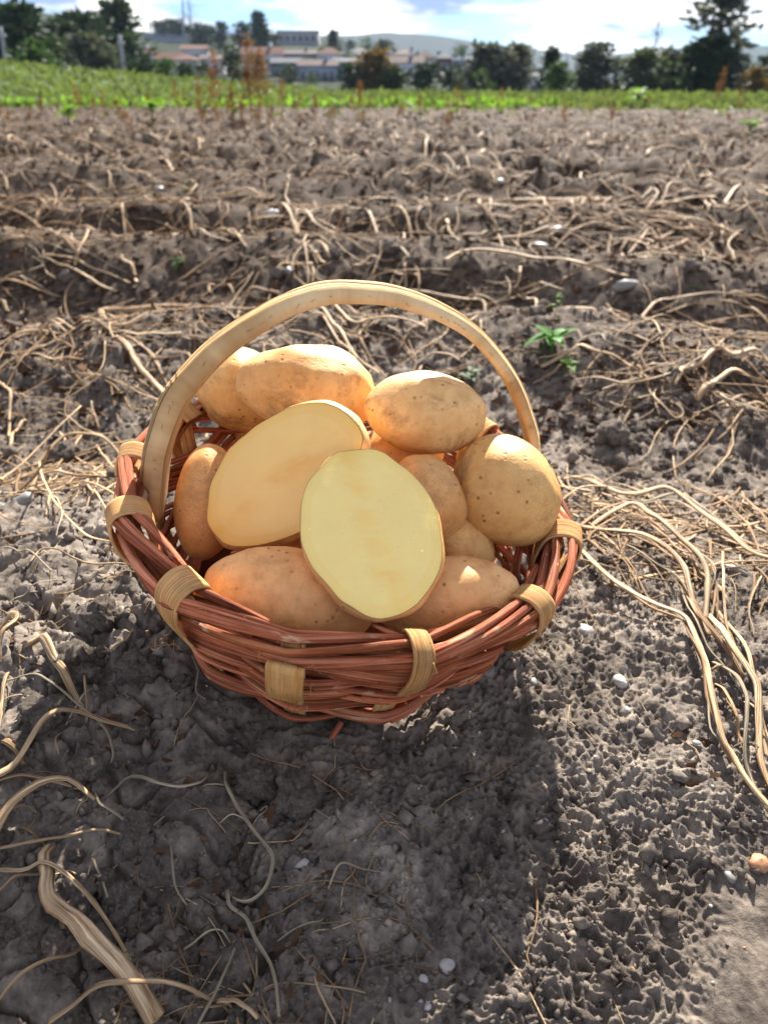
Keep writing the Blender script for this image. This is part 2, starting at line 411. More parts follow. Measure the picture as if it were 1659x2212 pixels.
def m_stone(name, c):
    m = M(name, .55, .4); v = m.coord('Object', rnd=True); a = m.noise(v, 160, 5, .6)
    m.color(m.hue(m.ramp(a, (.3, tuple(x*.65 for x in c)), (.65, c)), .2)); m.bump(a, .5, .001); return m.m
QUARTZ = m_stone('quartz', (.40, .37, .33)); GRAVEL = m_stone('gravel', (.27, .25, .22)); BRICKY = m_stone('rusty_stone', (.42, .20, .10))

# ------------------------------------------------------------------ soil sheet
def polar_sheet(name, rs, th_of_r, cols, mat, zf):
    rs = np.asarray(rs); th = th_of_r(rs)
    u = np.linspace(-1, 1, cols)
    A = th[:, None]*u[None]
    jit = np.random.default_rng(1).uniform(-.35, .35, A.shape)
    A = A + jit*(th[:, None]*2/cols)
    X = rs[:, None]*np.sin(A); Y = rs[:, None]*np.cos(A)
    Z = zf(X, Y)
    V = np.stack([X, Y, Z], -1).reshape(-1, 3); n, k = X.shape
    i = np.arange(n-1)[:, None]; j = np.arange(k-1)[None]
    Q = np.stack([i*k+j, i*k+j+1, (i+1)*k+j+1, (i+1)*k+j], -1).reshape(-1, 4)
    o = build(name, V, Q, mat); o['kind'] = 'structure'; return o
rs = [.10]
while rs[-1] < 17.0:
    r = rs[-1]; rs.append(r+row_step(r))
polar_sheet('soil_ground', rs, lambda r: np.radians(34)+np.radians(46)*np.exp(-((r-.1)/.55)), 780, SOIL, lambda X, Y: ground(X, Y))
# the same soil goes on, more coarsely, to both sides of and behind the viewpoint
def edge(n, a, p_): u = np.linspace(-1, 1, n); return np.sign(u)*np.abs(u)**p_*a
gx = edge(260, 26, 2.2); gy = np.concatenate([-np.geomspace(4, .05, 50), np.geomspace(.05, 16.8, 200)])
XX, YY = np.meshgrid(gx, gy); RR = np.hypot(XX, YY); TH = np.abs(np.arctan2(XX, YY)); lim = np.radians(34)+np.radians(46)*np.exp(-((RR-.1)/.55))
inside = 1-sstep(-.03, .0, TH-lim); inside = np.where((RR < .1) | (RR > 17), 0, inside)
ZZ = ground_low(XX, YY)+.03*np.abs(perlin(XX*8, YY*8, 34))+.012*perlin(XX*16, YY*16, 9)-.004-.12*inside
n, k = XX.shape; i = np.arange(n-1)[:, None]; j = np.arange(k-1)[None]
build('soil_field', np.stack([XX, YY, ZZ], -1).reshape(-1, 3), np.stack([i*k+j, i*k+j+1, (i+1)*k+j+1, (i+1)*k+j], -1).reshape(-1, 4), SOIL)['kind'] = 'structure'
# ------------------------------------------------------------------ basket
RIMC = np.array([-.0195, .4335, .100])
BASK = empty('wicker_basket', (0, 0, 0), 'red-brown woven willow basket with pale bent wood handle, full of potatoes', 'basket')
bn = np.array([-TX, -TY, 1.]); bn /= np.linalg.norm(bn)
bx_ = np.array([1., 0, 0]) - bn*bn[0]; bx_ /= np.linalg.norm(bx_); by_ = np.cross(bn, bx_)
BASE = RIMC - bn*.100
BM = np.stack([bx_, by_, bn], 1)
BASK.location = BASE
def bloc(P): return np.asarray(P, float)@BM.T + BASE          # basket coordinates -> world
RT, RB, HB = .1345, .104, .092
NST = 13
STK = np.radians(np.array([202, 232, 259.5, 286, 319, 350, 18, 46, 74, 102, 130, 152, 178.]))
STK = np.sort(STK % (2*np.pi))
def phase(th):
    """runs 0..NST round the basket, whole at each stake"""
    t = np.mod(th, 2*np.pi); e = np.r_[STK[-1]-2*np.pi, STK, STK[0]+2*np.pi]
    return np.interp(t, e, np.arange(-1, NST+1)) + np.floor(th/(2*np.pi))*NST
def rwall(th, z):
    t = np.clip(z/HB, -.1, 1.2); r = RB+(RT-RB)*(t**.85 if np.isscalar(t) else np.sign(t)*np.abs(t)**.85)
    ph = phase(th); d = np.abs(ph-np.floor(ph)-.5)
    return r*(1-.022*(1-(d*2)**2))
rg = np.random.default_rng(21)
def rod(name, th, z, off, r0, r1, mat, seed, flat=1.):
    r = rwall(th, z)+off
    P = bloc(np.stack([r*np.cos(th), r*np.sin(th), z], 1))
    rad = np.linspace(r0, r1, len(th))*(1+.06*np.sin(np.linspace(0, rg.uniform(12, 30), len(th))+seed))
    V, Q, U = tube(P, rad, 8, flat, groove=.05, seed=seed)
    return build(name, V, Q, mat, BASK, U)
sd = 0
nrow = 25
for k in range(nrow):
    z0 = .003 + (HB-.016)*k/(nrow-1)
    grp = (k//3) % 2
    st = rg.uniform(0, 2*np.pi)
    for q in range(3):
        a0 = st+q*2.1+rg.normal()*.1; a1 = a0+2.1+rg.uniform(.1, .45)
        th = np.linspace(a0, a1, 84)
        ph = phase(th)
        w = np.cos(np.pi*(ph+grp))
        off = .0052*w + rg.normal()*.0006
        z = z0 + .0034*w*(1 if k > 2 else .3) + .0014*np.sin(th*rg.uniform(2, 5)+rg.uniform(0, 6)) + np.linspace(-1, 1, 84)*rg.normal()*.0012
        off = off + np.where(np.linspace(0, 1, 84) > .93, -.003, 0)
        sd += 1
        rod('willow_rod', th, z, off, rg.uniform(.0018, .0026), rg.uniform(.0013, .0018), WILLOW if rg.random() < .68 else WILLOWD, sd)
# border: long rods rolling from outside over the top to the inside
nb = 20
for k in range(nb):
    a0 = k*2*np.pi/nb+rg.normal()*.06; th = np.linspace(a0, a0+rg.uniform(1.5, 2.0), 70)
    t = np.linspace(0, 1, 70)
    phi = np.radians(-75+rg.normal()*8 + (255+rg.normal()*10)*t**1.05)
    rho = .0078+.0012*rg.normal()*.6+.0008*np.sin(t*9+k)
    z = HB-.001+rho*np.sin(phi)*1.05; off = .001+rho*np.cos(phi)*1.15
    sd += 1
    rod('border_rod', th, z, off, rg.uniform(.0025, .0033), rg.uniform(.0018, .0024), WILLOW if rg.random() < .8 else WILLOWD, sd)
for k in range(4):
    th = np.linspace(k*1.6, k*1.6+1.9, 70); sd += 1
    rod('border_rod', th, np.full(70, HB-.003)+.003*np.sin(th*3), .000+.003*np.cos(th*5), .0042, .0036, WILLOWD, sd)
# flat splint stakes
def ribbon(path, wid, thick, side, seed=0, nw=5):
    """flat strip swept along path (world); side = direction of its width; returns verts, quads, uv"""
    P = np.asarray(path, float); n = len(P); T = np.gradient(P, axis=0); T /= np.linalg.norm(T, axis=1, keepdims=True)
    S_ = np.broadcast_to(np.asarray(side, float), (n, 3)); S_ = S_-T*(S_*T).sum(1, keepdims=True); S_ /= np.linalg.norm(S_, axis=1, keepdims=True)
    N_ = np.cross(T, S_); wid = np.broadcast_to(wid, (n,)); thick = np.broadcast_to(thick, (n,))
    L_ = np.r_[0, np.cumsum(np.linalg.norm(np.diff(P, axis=0), axis=1))]
    us = np.linspace(-.5, .5, nw); rr = np.random.default_rng(seed)
    rel = rr.normal(size=nw)*(.16 if nw > 8 else .06)
    prof = [(u, .5*(1-1.1*abs(u)**2.5)+r*.5) for u, r in zip(us, rel)] + [(u, -.5*(1-1.1*abs(u)**2.5)) for u in us[::-1]]
    prof = np.array(prof); m = len(prof)
    V = P[:, None]+S_[:, None]*(prof[None, :, 0]*wid[:, None])[..., None]+N_[:, None]*(prof[None, :, 1]*thick[:, None])[..., None]
    i = np.arange(n-1)[:, None]; j = np.arange(m)[None]; j2 = (j+1) % m
    Q = np.stack([i*m+j, i*m+j2, (i+1)*m+j2, (i+1)*m+j], -1).reshape(-1, 4)
    caps = []
    for b, fl in ((0, 1), ((n-1)*m, 0)):
        for k in range(nw-1):
            f = [b+k, b+k+1, b+m-2-k, b+m-1-k]; caps.append(f[::-1] if fl else f)
    Q = np.vstack([Q, caps])
    U = np.stack([np.broadcast_to(prof[None, :, 0]+.5, (n, m)), np.broadcast_to(L_[:, None], (n, m))], -1).reshape(-1, 2)+[0, seed*.31]
    return V.reshape(-1, 3), Q, U
def radial(th, pts, n):
    P = catmull(pts, n); c, s = math.cos(th), math.sin(th)
    return bloc(np.stack([P[:, 0]*c, P[:, 0]*s, P[:, 1]], 1)), bloc([-s, c, 0])-BASE
for i, th in enumerate(STK):
    zz = np.linspace(.0, HB+.002, 9)
    pts = [(float(rwall(np.array([th]), np.array([z]))[0]), z) for z in zz]
    P, sdv = radial(th, pts, 20)
    V, Q, U = ribbon(P, .0125, .0022, sdv, i)
    build('stake', V, Q, SPLINT, BASK, U)
    r = RT
    dg_ = round(math.degrees(th))
    if dg_ in (260, 259):      # cut stake end standing square on the outside
        P, sdv = radial(th, [(r+.0035, HB-.038), (r+.0105, HB-.022), (r+.0140, HB-.002)], 10)
        V, Q, U = ribbon(P, .0190, .0042, sdv, 50+i, 5)
    else:
        rgk = np.random.default_rng(i)
        lo = HB-.034+rgk.normal()*.004
        pth = [(r-.004, lo), (r+.0070, HB-.020), (r+.0122, HB-.004), (r+.0104, HB+.0075), (r+.001, HB+.0112), (r-.0092, HB+.006), (r-.0125, HB-.008), (r-.012, HB-.022)]
        P, sdv = radial(th, pth[:-2] if 60 < dg_ < 170 else pth, 46)
        w = .0130*rgk.uniform(.72, 1.25)
        sdv = sdv + bn*rgk.normal()*.16
        wv = w*(1+.05*np.sin(np.linspace(0, 9, 46)+i)); wv[:6] *= np.linspace(.55, 1, 6)
        V, Q, U = ribbon(P, wv, .0022, sdv, 50+i, 9)
    build('splint_clip', V, Q, PEG if dg_ in (259, 260) else SPLINT, BASK, U)
# woven floor disc
th = np.linspace(0, 2*np.pi, 49)[:-1]
V = [bloc([0, 0, .004])]+[bloc([(RB-.002)*math.cos(a), (RB-.002)*math.sin(a), .004]) for a in th]+[bloc([(RB-.002)*math.cos(a), (RB-.002)*math.sin(a), .0005]) for a in th]
n = 48
Fc = [[0, 1+i, 1+(i+1) % n] for i in range(n)]+[[1+i, 1+n+i, 1+n+(i+1) % n, 1+(i+1) % n] for i in range(n)]
build('basket_floor', V, Fc, WILLOWD, BASK)
# stray rod end under the front
V, Q, U = tube(catmull([at_depth(738, 1560, .455), at_depth(724, 1582, .452), at_depth(708, 1604, .449)], 8), .0017, 6, seed=3)
build('rod_end', V, Q, WILLOW, BASK, U)
# bent handle, in a vertical plane through its two feet
tr = [(333, 1110), (337, 1050), (350, 965), (372, 893), (412, 822), (475, 757), (560, 697), (632, 659), (690, 637), (760, 633), (830, 638), (900, 655), (968, 686), (1035, 733), (1083, 792), (1117, 855), (1140, 920), (1147, 970), (1143, 1040)]
f0 = np.array([-.142, .426]); f1 = np.array([.104, .487]); hd = (f1-f0)/np.linalg.norm(f1-f0); hn = np.array([-hd[1], hd[0]])
HP = []
for px, py in tr:
    d = ray(px, py); t = np.dot(f0, hn)/np.dot(d[:2], hn); HP.append(d*t+[0, 0, CAMZ])
HP = catmull(HP, 90); HP = HP+np.array([[mnoise.noise(Vector((i*.16, k*9., 0))) for k in range(3)] for i in range(90)])*.0013; tt = np.linspace(0, 1, 90)
tw = np.radians(np.interp(tt, [0, .15, .35, .5, .7, .85, 1], [12, 16, 14, 4, -4, -6, -4]))
Th = np.gradient(HP, axis=0); Th /= np.linalg.norm(Th, axis=1, keepdims=True)
S0 = np.broadcast_to(np.array([hn[0], hn[1], 0]), HP.shape); N0 = np.cross(Th, S0)
SD = S0*np.cos(tw)[:, None]-N0*np.sin(tw)[:, None]
wid = np.interp(tt, [0, .2, .45, .6, .8, .93, 1], [.019, .0215, .0225, .0205, .0165, .016, .014])*(1+np.array([.09*mnoise.noise(Vector((i*.22, 3, 0)))+.05*mnoise.noise(Vector((i*.7, 9, 0))) for i in range(90)]))
thk = np.interp(tt, [0, .2, .45, .7, 1], [.0125, .0135, .0115, .0085, .007])
V, Q, U = ribbon(HP, wid, thk, SD, 77, 13)
build('handle', V, Q, HANDLE, BASK, U)
# splinters and fibres that stand off the cut wood
hb = Bag()
for k in range(46):
    i = rg.integers(6, 84); s = rg.choice([-1, 1]); p = HP[i]+SD[i]*s*wid[i]*.49
    d = SD[i]*s*rg.uniform(.4, 1)+Th[i]*rg.normal()*.8+rg.normal(size=3)*.3; d /= np.linalg.norm(d); l = rg.uniform(.0015, .005)
    V, Q, U = tube(catmull([p-d*.001, p+d*l*.5+rg.normal(size=3)*.0006, p+d*l], 5), np.linspace(.00025, .0001, 5), 4, seed=k); hb.add(V, Q, U)
for th in STK:
    for k in range(16):
        c, s = math.cos(th+rg.normal()*.06), math.sin(th+rg.normal()*.06)
        p = bloc([(RT+.011)*c, (RT+.011)*s, HB-.02+rg.uniform(-.014, .028)]); d = rg.normal(size=3); d /= np.linalg.norm(d); l = rg.uniform(.002, .009)
        V, Q, U = tube(catmull([p, p+d*l*.5+rg.normal(size=3)*.0012, p+d*l], 5), np.linspace(.0004, .00015, 5), 4, seed=k); hb.add(V, Q, U)
o = hb.make('wood_fibres', SPLINT, BASK); o['kind'] = 'stuff'

# ------------------------------------------------------------------ potatoes
def pot_shape(D, ax, seed, lump=.07, egg=.0, eyes=5):
    """D = unit directions (n,3) -> points of a lumpy tuber"""
    rr = random.Random(seed); ex = []
    for k in range(eyes):
        v = Vector((rr.gauss(0, 1), rr.gauss(0, 1), rr.gauss(0, 1))).normalized(); ex.append((v, rr.uniform(.10, .2), rr.uniform(.015, .04)))
    out = np.zeros_like(D)
    for i, d in enumerate(D):
        v = Vector(d); s = 1 + lump*mnoise.noise(v*1.15+Vector((seed*3.1, 0, seed))) + lump*.45*mnoise.noise(v*2.6+Vector((seed, seed*1.7, 0))) + .006*mnoise.noise(v*8+Vector((0, seed, 0)))
        for e, w, dp in ex:
            q = (v-e).length_squared
            if q < .25: s -= dp*math.exp(-q/(w*w*.5))
        g = 1+egg*v.x
        out[i] = (ax[0]*v.x*s, ax[1]*v.y*s*g, ax[2]*v.z*s*g)
    return out
def sphere_dirs(nu, nv, t0=0., t1=math.pi):
    t = np.linspace(t0, t1, nv); a = np.linspace(0, 2*np.pi, nu, endpoint=False)
    D = np.stack([np.sin(t)[:, None]*np.cos(a), np.sin(t)[:, None]*np.sin(a), np.broadcast_to(np.cos(t)[:, None], (nv, nu))], -1).reshape(-1, 3)
    i = np.arange(nv-1)[:, None]; j = np.arange(nu)[None]; j2 = (j+1) % nu
    Q = np.stack([i*nu+j, (i+1)*nu+j, (i+1)*nu+j2, i*nu+j2], -1).reshape(-1, 4)
    return D, Q
CR = np.array([1., 0, 0]); CU = np.array([0, SP, CP]); CB = np.array([0, -CP, SP])    # camera right, up, back
DS, QS = sphere_dirs(72, 48)
def potato(px, py, depth, hw, hh, hd, ang, seed, mat, label, egg=.0, lump=.07, tilt=0., eyes=5):
    """hw, hh half sizes in picture units along/across the long axis; hd third half axis as a fraction of hh; tilt turns the long axis towards the viewer"""
    c = at_depth(px, py, depth); k = depth/F
    a = math.radians(ang); t = math.radians(tilt)
    X = CR*math.cos(a)+CU*math.sin(a); Yv = -CR*math.sin(a)+CU*math.cos(a)
    X2 = X*math.cos(t)+CB*math.sin(t); Z2 = np.cross(X2, Yv)
    ax = (hw*k/max(.5, math.cos(t)), hh*k, hd*hh*k)
    V = pot_shape(DS, ax, seed, lump, egg, eyes)@np.stack([X2, Yv, Z2], 0)
    o = build('potato', V, QS, mat, None); o.location = c
    return tag(o, label, 'potato', 'whole potatoes heaped in the basket')
potato(520, 842, .545, 88, 98, .95, 70, 1, POT[2], 'whole potato at the back left, half hidden behind the handle and a larger potato')
potato(668, 838, .512, 152, 92, 1.0, -8, 2, POT[1], 'large lumpy rough-skinned potato at the back of the heap under the handle', .05, .10)
potato(920, 891, .482, 132, 89, 1.0, -7, 3, POT[1], 'smooth oval speckled potato on top of the heap at the right')
potato(1092, 1062, .480, 128, 112, 1.0, -48, 4, POT[2], 'big round potato at the right rim crossed by the handle shadow', -.06)
potato(925, 1075, .462, 98, 78, 1.0, -62, 5, POT[0], 'freckled tan potato peeking out right of the cut half')
potato(985, 1180, .478, 85, 72, 1.0, -20, 6, POT[2], 'earth-stained potato deep in the shade below the freckled one')
potato(628, 1287, .436, 186, 100, .95, -14, 7, POT[3], 'long smooth orange-tan potato lying along the front left rim', .06)
potato(962, 1290, .440, 158, 86, .95, 9, 8, POT[3], 'oval smooth potato with a deep eye at the front right rim')
potato(447, 1085, .500, 128, 66, 1.1, 84, 9, POT[0], 'upright potato wedged against the left wall of the basket', 0, .05)
potato(655, 1160, .500, 120, 78, 1.0, 10, 10, POT[0], 'shaded potato glimpsed in the gap between the two cut halves')
potato(860, 985, .512, 100, 70, 1.0, 20, 12, POT[0], 'potato buried in the heap below the top speckled one')
def half_potato(px, py, depth, nrm, axis_px, la, lb, lc, seed, mat, fl, label, lift=.28, egg=0., drops=0):
    n = np.asarray(nrm, float); n /= np.linalg.norm(n)
    a = math.radians(axis_px); X = CR*math.cos(a)+CU*math.sin(a); X = X-n*np.dot(X, n); X /= np.linalg.norm(X); Yv = np.cross(n, X)
    c = at_depth(px, py, depth); E_ = np.stack([X, Yv, n], 0)
    root = empty('half_potato', c, label, 'potato', 'cut potato halves in the basket')
    t0 = math.acos(lift); s0 = math.sin(t0)
    D, Q = sphere_dirs(96, 40, t0, math.pi)
    ax = (la/s0, lb/s0, lc)
    P = pot_shape(D, ax, seed, .09, egg, 3)
    rimz = lift*lc; P[:, 2] -= rimz; rim = P[:96].copy()
    P[:96, 2] = 0; P[96:192, 2] = np.minimum(P[96:192, 2], -.0005)
    build('skin', P@E_, Q, mat, root, world=False)
    # cut face: rings from the rim inwards
    nr = 26; V = []; U = []
    for i in range(nr):
        f = 1-(i/(nr-1))**1.0
        R_ = rim.copy(); R_[:, 2] = 0; R_ = R_*f*.9985
        wob = .0007*np.array([mnoise.noise(Vector((p[0]*60+seed, p[1]*60, 0))) for p in R_])
        R_[:, 2] = .0004+wob*(1-f**6) + .0008*(1-f**2)
        V.append(R_); U.append(np.stack([np.full(96, 1-f), np.abs(R_[:, 1])/lb], 1))
    V = np.vstack(V); U = np.vstack(U)
    i = np.arange(nr-1)[:, None]; j = np.arange(96)[None]; j2 = (j+1) % 96
    Q = np.stack([i*96+j, i*96+j2, (i+1)*96+j2, (i+1)*96+j], -1).reshape(-1, 4)
    build('cut_face', V@E_, Q, fl, root, U, world=False)
    if drops:
        b = Bag(); rr = np.random.default_rng(seed); D2, Q2 = sphere_dirs(8, 5)
        for k in range(drops):
            q = rr.normal(size=2)*[.42, .36]
            if np.hypot(*q) > .92: continue
            s = rr.uniform(.00016, .0004)
            b.add((D2*[s, s, s*.6]+[q[0]*la, q[1]*lb, .0013])@E_, Q2)
        o = b.make('juice_drops', DROP, root, world=False); o['kind'] = 'stuff'
    return root
mm = M('juice', .04, .6); mm.color((.97, .85, .50)); mm.b.inputs['Coat Weight'].default_value = 1.; mm.b.inputs['Coat Roughness'].default_value = .03; DROP = mm.m
half_potato(608, 1032, .452, (-.28, -.86, .42), 33, .0540, .0335, .030, 31, POT[1], FLESH_O, 'cut potato half with a warm orange-yellow face, leaning at the left of the heap', .34, .04)
half_potato(803, 1139, .410, (.04, -.63, .775), 106, .0482, .0365, .028, 32, POT[0], FLESH_Y, 'cut potato half with a wet pale yellow face in the middle of the basket', .20, -.05, 120)
#@@PART3
# ------------------------------------------------------------------ dry potato stems
def smooth1(a, k):
    if k < 2: return a
    w = np.hanning(k+2)[1:-1]; w /= w.sum(); p = np.pad(a, k//2, mode='edge')
    return np.convolve(p, w, 'valid')[:len(a)]
_sid = [0]
def stem_geo(pts, w, lift=.0, taper=(1., .7), wig=1., n=None):
    """pts in picture units traced on the ground, w width in picture units -> verts, quads, uv lying on the real soil"""
    _sid[0] += 1; sid = _sid[0]; rr = np.random.default_rng(sid)
    G = np.array([on_ground(*p) for p in pts])
    if G[:, 1].mean() > 1.2: G[:, 1] = G[:, 1].mean()+(G[:, 1]-G[:, 1].mean())*.5
    dep = (G[:, 1]*CP+(CAMZ-G[:, 2])*SP).mean(); rad = .5*w*.9*dep/F
    Ln = np.linalg.norm(np.diff(G[:, :2], axis=0), axis=1).sum()
    n = n or int(np.clip(Ln/max(rad*1.6, .002), 14, 90))
    P = catmull(G, n)
    s = np.linspace(0, 1, n)
    dn = np.zeros((n, 2))
    for f in (2.5, 6, 13): dn += rr.normal(size=2)*np.sin(s*f*rr.uniform(2, 4)+rr.uniform(0, 6))[:, None]/f
    P[:, :2] += dn*rad*.6*wig*(np.minimum(s, 1-s)*4).clip(0, 1)[:, None]
    h = ground(P[:, 0], P[:, 1])
    k = max(2, int(n*.14)); hm = np.array([h[max(0, i-k):i+k+1].max()*.55+h[i]*.45 for i in range(n)])
    z = smooth1(hm, k*2+1)
    arch = lift*np.sin(np.pi*s)*.012
    P[:, 2] = z+rad*.75+arch+rad*.8*np.sin(s*rr.uniform(6, 14)+rr.uniform(0, 6))
    ra = rad*np.linspace(taper[0], taper[1], n)*(1+.16*np.array([mnoise.noise(Vector((i*.35, sid*1.7, 0))) for i in range(n)]))
    for kx in range(rr.integers(1, 4)):         # nodes
        c = rr.uniform(.1, .9); ra = ra*(1+.16*np.exp(-((s-c)/.025)**2))
    return tube(P, ra, 14 if w > 8 else 8, rr.uniform(.34, .6), groove=.2 if w > 6 else .1, seed=sid, twist=rr.uniform(-25, 25))
def stem(pts, w, mat, label=None, group=None, parent=None, lift=.5, taper=(1., .7), wig=1.):
    V, Q, U = stem_geo(pts, w, lift, taper, wig)
    if parent is not None: return build('stem', V, Q, mat, parent, U)
    c = V.mean(0); o = build('dry_stem', V-c, Q, mat, None, U); o.location = c
    return tag(o, label, 'stem', group)
def haulm(label, stems, group=None, extra=0):
    p0 = on_ground(*stems[0][0][0])
    e = empty('dried_potato_plant', p0, label, 'dead plant', group)
    for s in stems: stem(s[0], s[1], s[2] if len(s) > 2 else STRAW, parent=e, lift=s[3] if len(s) > 3 else .6, taper=s[4] if len(s) > 4 else (1, .7))
    rr = random.Random(len(label))
    for k in range(extra):          # thinner side shoots that keep close to the main stems
        s = stems[k % len(stems)]; 
        if len(s[0]) < 4: continue
        a = rr.randint(0, 1); b = rr.randint(len(s[0])-1, len(s[0])); dx, dy = rr.gauss(0, 16), rr.gauss(0, 14)
        stem([(x+dx+rr.gauss(0, 5), y+dy+rr.gauss(0, 5)) for x, y in s[0][a:b]], s[1]*rr.uniform(.3, .6), rr.choice([STRAW, STRAWB, STRAWG]), parent=e, lift=rr.uniform(.3, 1.2))
    return e
A, Bm, Gm = STRAW, STRAWB, STRAWG
haulm('sprawling bundle of dry ribbed stems fanning out from the right side of the basket', [
 ([(1211,1048),(1250,1054),(1307,1090),(1363,1104),(1430,1102),(1492,1138),(1554,1175),(1616,1214),(1670,1226)], 15, A, 1.2),
 ([(1205,1100),(1284,1090),(1374,1088),(1419,1096)], 7, A, 1),
 ([(1255,1150),(1329,1172),(1374,1189),(1419,1222),(1464,1256),(1492,1318),(1514,1368),(1526,1397)], 15, A, 1),
 ([(1258,1152),(1352,1133),(1397,1161),(1447,1200),(1503,1239),(1520,1284),(1517,1357)], 14, A, 1.3),
 ([(1255,1200),(1301,1267),(1352,1307),(1408,1340),(1464,1369),(1486,1402),(1514,1475),(1526,1543),(1548,1632),(1565,1666),(1604,1722),(1670,1794)], 16, A, .8),
 ([(1526,1340),(1565,1430),(1604,1492),(1621,1531),(1624,1599),(1632,1672),(1670,1750)], 19, A, .8),
 ([(1470,1255),(1490,1330),(1515,1390),(1560,1440),(1600,1480)], 16, Bm, .6),
 ([(1531,1470),(1582,1458)], 7, A, .4), ([(1543,1486),(1571,1559),(1588,1610),(1610,1644)], 9, Bm),
 ([(1300,1195),(1352,1250),(1385,1301),(1436,1290)], 5, Bm), ([(1270,1160),(1330,1210),(1400,1235),(1450,1290)], 5, Bm),
 ([(1556,1210),(1553,1280),(1560,1350),(1575,1420)], 7, A), ([(1470,1230),(1500,1225),(1530,1262),(1525,1320)], 6, Gm, 1.2),
 ([(1640,1260),(1612,1330),(1625,1380)], 5, A), ([(1600,1540),(1640,1600),(1665,1650)], 7, A), ([(1560,1640),(1600,1640),(1650,1648)], 5, Gm)], extra=26)
haulm('two thin brown forked stems at the right edge above the bundle', [
 ([(1596,1085),(1632,1138),(1670,1190)], 8, Bm), ([(1543,1082),(1582,1127),(1621,1183),(1638,1211)], 7, Bm), ([(1535,1088),(1560,1078),(1592,1085)], 5, A)])
haulm('row of long pale stems over the soil at the right edge beside the handle', [
 ([(1263,737),(1323,730),(1370,717),(1421,700),(1471,683),(1522,660),(1562,646)], 10, A), ([(1384,710),(1404,680),(1438,670),(1488,650),(1532,630),(1572,626),(1612,633),(1670,655)], 9, A, 1),
 ([(1438,703),(1488,690),(1538,673),(1606,673),(1626,690)], 8, A), ([(1568,643),(1605,653),(1670,660)], 8, A), ([(1405,704),(1470,676),(1540,640)], 8, A),
 ([(1360,722),(1430,705),(1500,690),(1590,655),(1670,630)], 7, Bm), ([(1500,745),(1560,715),(1620,670),(1590,735)], 5, Gm), ([(1450,703),(1420,745),(1390,770)], 5, A)])
haulm('tangle of pale kinked stems on the soil right of the handle', [
 ([(1166,818),(1219,794),(1246,781),(1276,794),(1330,791),(1350,798),(1374,808)], 12, A), ([(1370,814),(1381,831),(1397,851)], 13, Bm),
 ([(1374,806),(1437,818),(1481,820)], 7, A), ([(1216,806),(1190,830),(1150,842)], 6, Bm), ([(1246,781),(1210,790),(1160,800)], 6, A),
 ([(1236,848),(1290,848),(1337,853),(1387,855),(1424,851),(1454,838),(1478,821),(1532,791)], 8, A), ([(1532,794),(1505,814),(1471,828),(1451,865)], 14, A),
 ([(1542,787),(1562,804),(1589,808),(1626,804),(1670,792)], 14, A), ([(1501,881),(1518,865),(1548,845),(1572,836),(1605,838),(1660,842)], 14, A, 1),
 ([(1545,855),(1555,885),(1572,905),(1605,925),(1639,945)], 8, Gm), ([(1495,902),(1538,900),(1572,895),(1599,881),(1639,871)], 6, A),
 ([(1417,855),(1407,881),(1424,902),(1454,922),(1471,912),(1451,895),(1414,891)], 6, A), ([(1582,905),(1612,895),(1670,905)], 11, A), ([(1590,815),(1630,835),(1665,850)], 7, Bm)], extra=10)
haulm('long forked pale stem snaking across the soil behind the handle top at the right', [
 ([(958,567),(988,542),(1039,547),(1109,552),(1170,577),(1210,593),(1251,623),(1291,623),(1326,648),(1367,673)], 11, A), ([(963,547),(1008,517),(1059,517),(1124,542),(1175,557),(1235,588)], 10, A),
 ([(1104,567),(1124,608),(1150,658),(1185,689)], 8, A), ([(1119,577),(1119,638),(1109,663)], 7, A), ([(1200,593),(1205,648),(1208,694)], 6, A), ([(1210,597),(1220,658),(1226,705)], 6, Bm), ([(985,530),(1030,525),(1050,500)], 9, A), ([(1290,625),(1320,612),(1300,640)], 6, A)])
haulm('heap of brown and pale stems piled along the far right ridge', [
 ([(1124,484),(1185,454),(1225,469),(1276,461),(1326,451),(1392,441),(1427,406),(1478,396),(1513,401)], 10, A), ([(1367,477),(1427,492),(1478,517),(1528,537)], 10, Bm), ([(1376,451),(1452,461),(1518,464)], 10, Bm),
 ([(1518,411),(1553,391),(1594,381),(1629,391),(1629,431),(1670,470)], 9, A), ([(1301,511),(1326,547),(1346,577)], 7, A), ([(1543,481),(1553,512),(1573,562)], 10, A), ([(1200,480),(1290,490),(1380,468),(1470,485)], 9, Bm),
 ([(1340,455),(1400,470),(1460,490),(1520,520),(1590,560)], 9, Bm), ([(1230,510),(1300,500),(1370,505)], 7, A), ([(1480,440),(1540,470),(1600,520)], 8, Bm), ([(1420,440),(1480,430),(1560,440)], 8, A), ([(1130,505),(1180,490),(1240,475)], 8, A)])
haulm('mat of crossing stems directly behind the potatoes, under the handle arch', [
 ([(693,693),(733,740),(769,788),(820,830)], 9, A), ([(705,677),(749,716),(793,732),(828,734),(868,756),(908,784),(924,796)], 9, A), ([(834,733),(870,760),(900,795)], 7, Bm), ([(896,764),(932,768),(968,780)], 7, Bm), ([(916,790),(956,792),(996,800)], 7, A),
 ([(920,685),(948,712),(976,736)], 9, A), ([(661,716),(725,710)], 10, A), ([(693,728),(741,740),(780,752)], 8, Bm), ([(720,668),(780,720),(840,770),(880,815)], 6, Bm), ([(740,700),(800,712),(850,705)], 7, Bm), ([(890,673),(848,724)], 5, Gm), ([(770,735),(790,780),(840,840)], 6, Bm), ([(690,705),(740,765),(790,815)], 7, A)], extra=8)
haulm('pair of parallel stems running down right just above the handle', [([(837,583),(897,593),(953,623),(1003,653),(1044,678),(1084,694)], 10, A), ([(831,593),(872,608),(907,628)], 10, A), ([(760,600),(800,585),(850,580)], 8, A)])
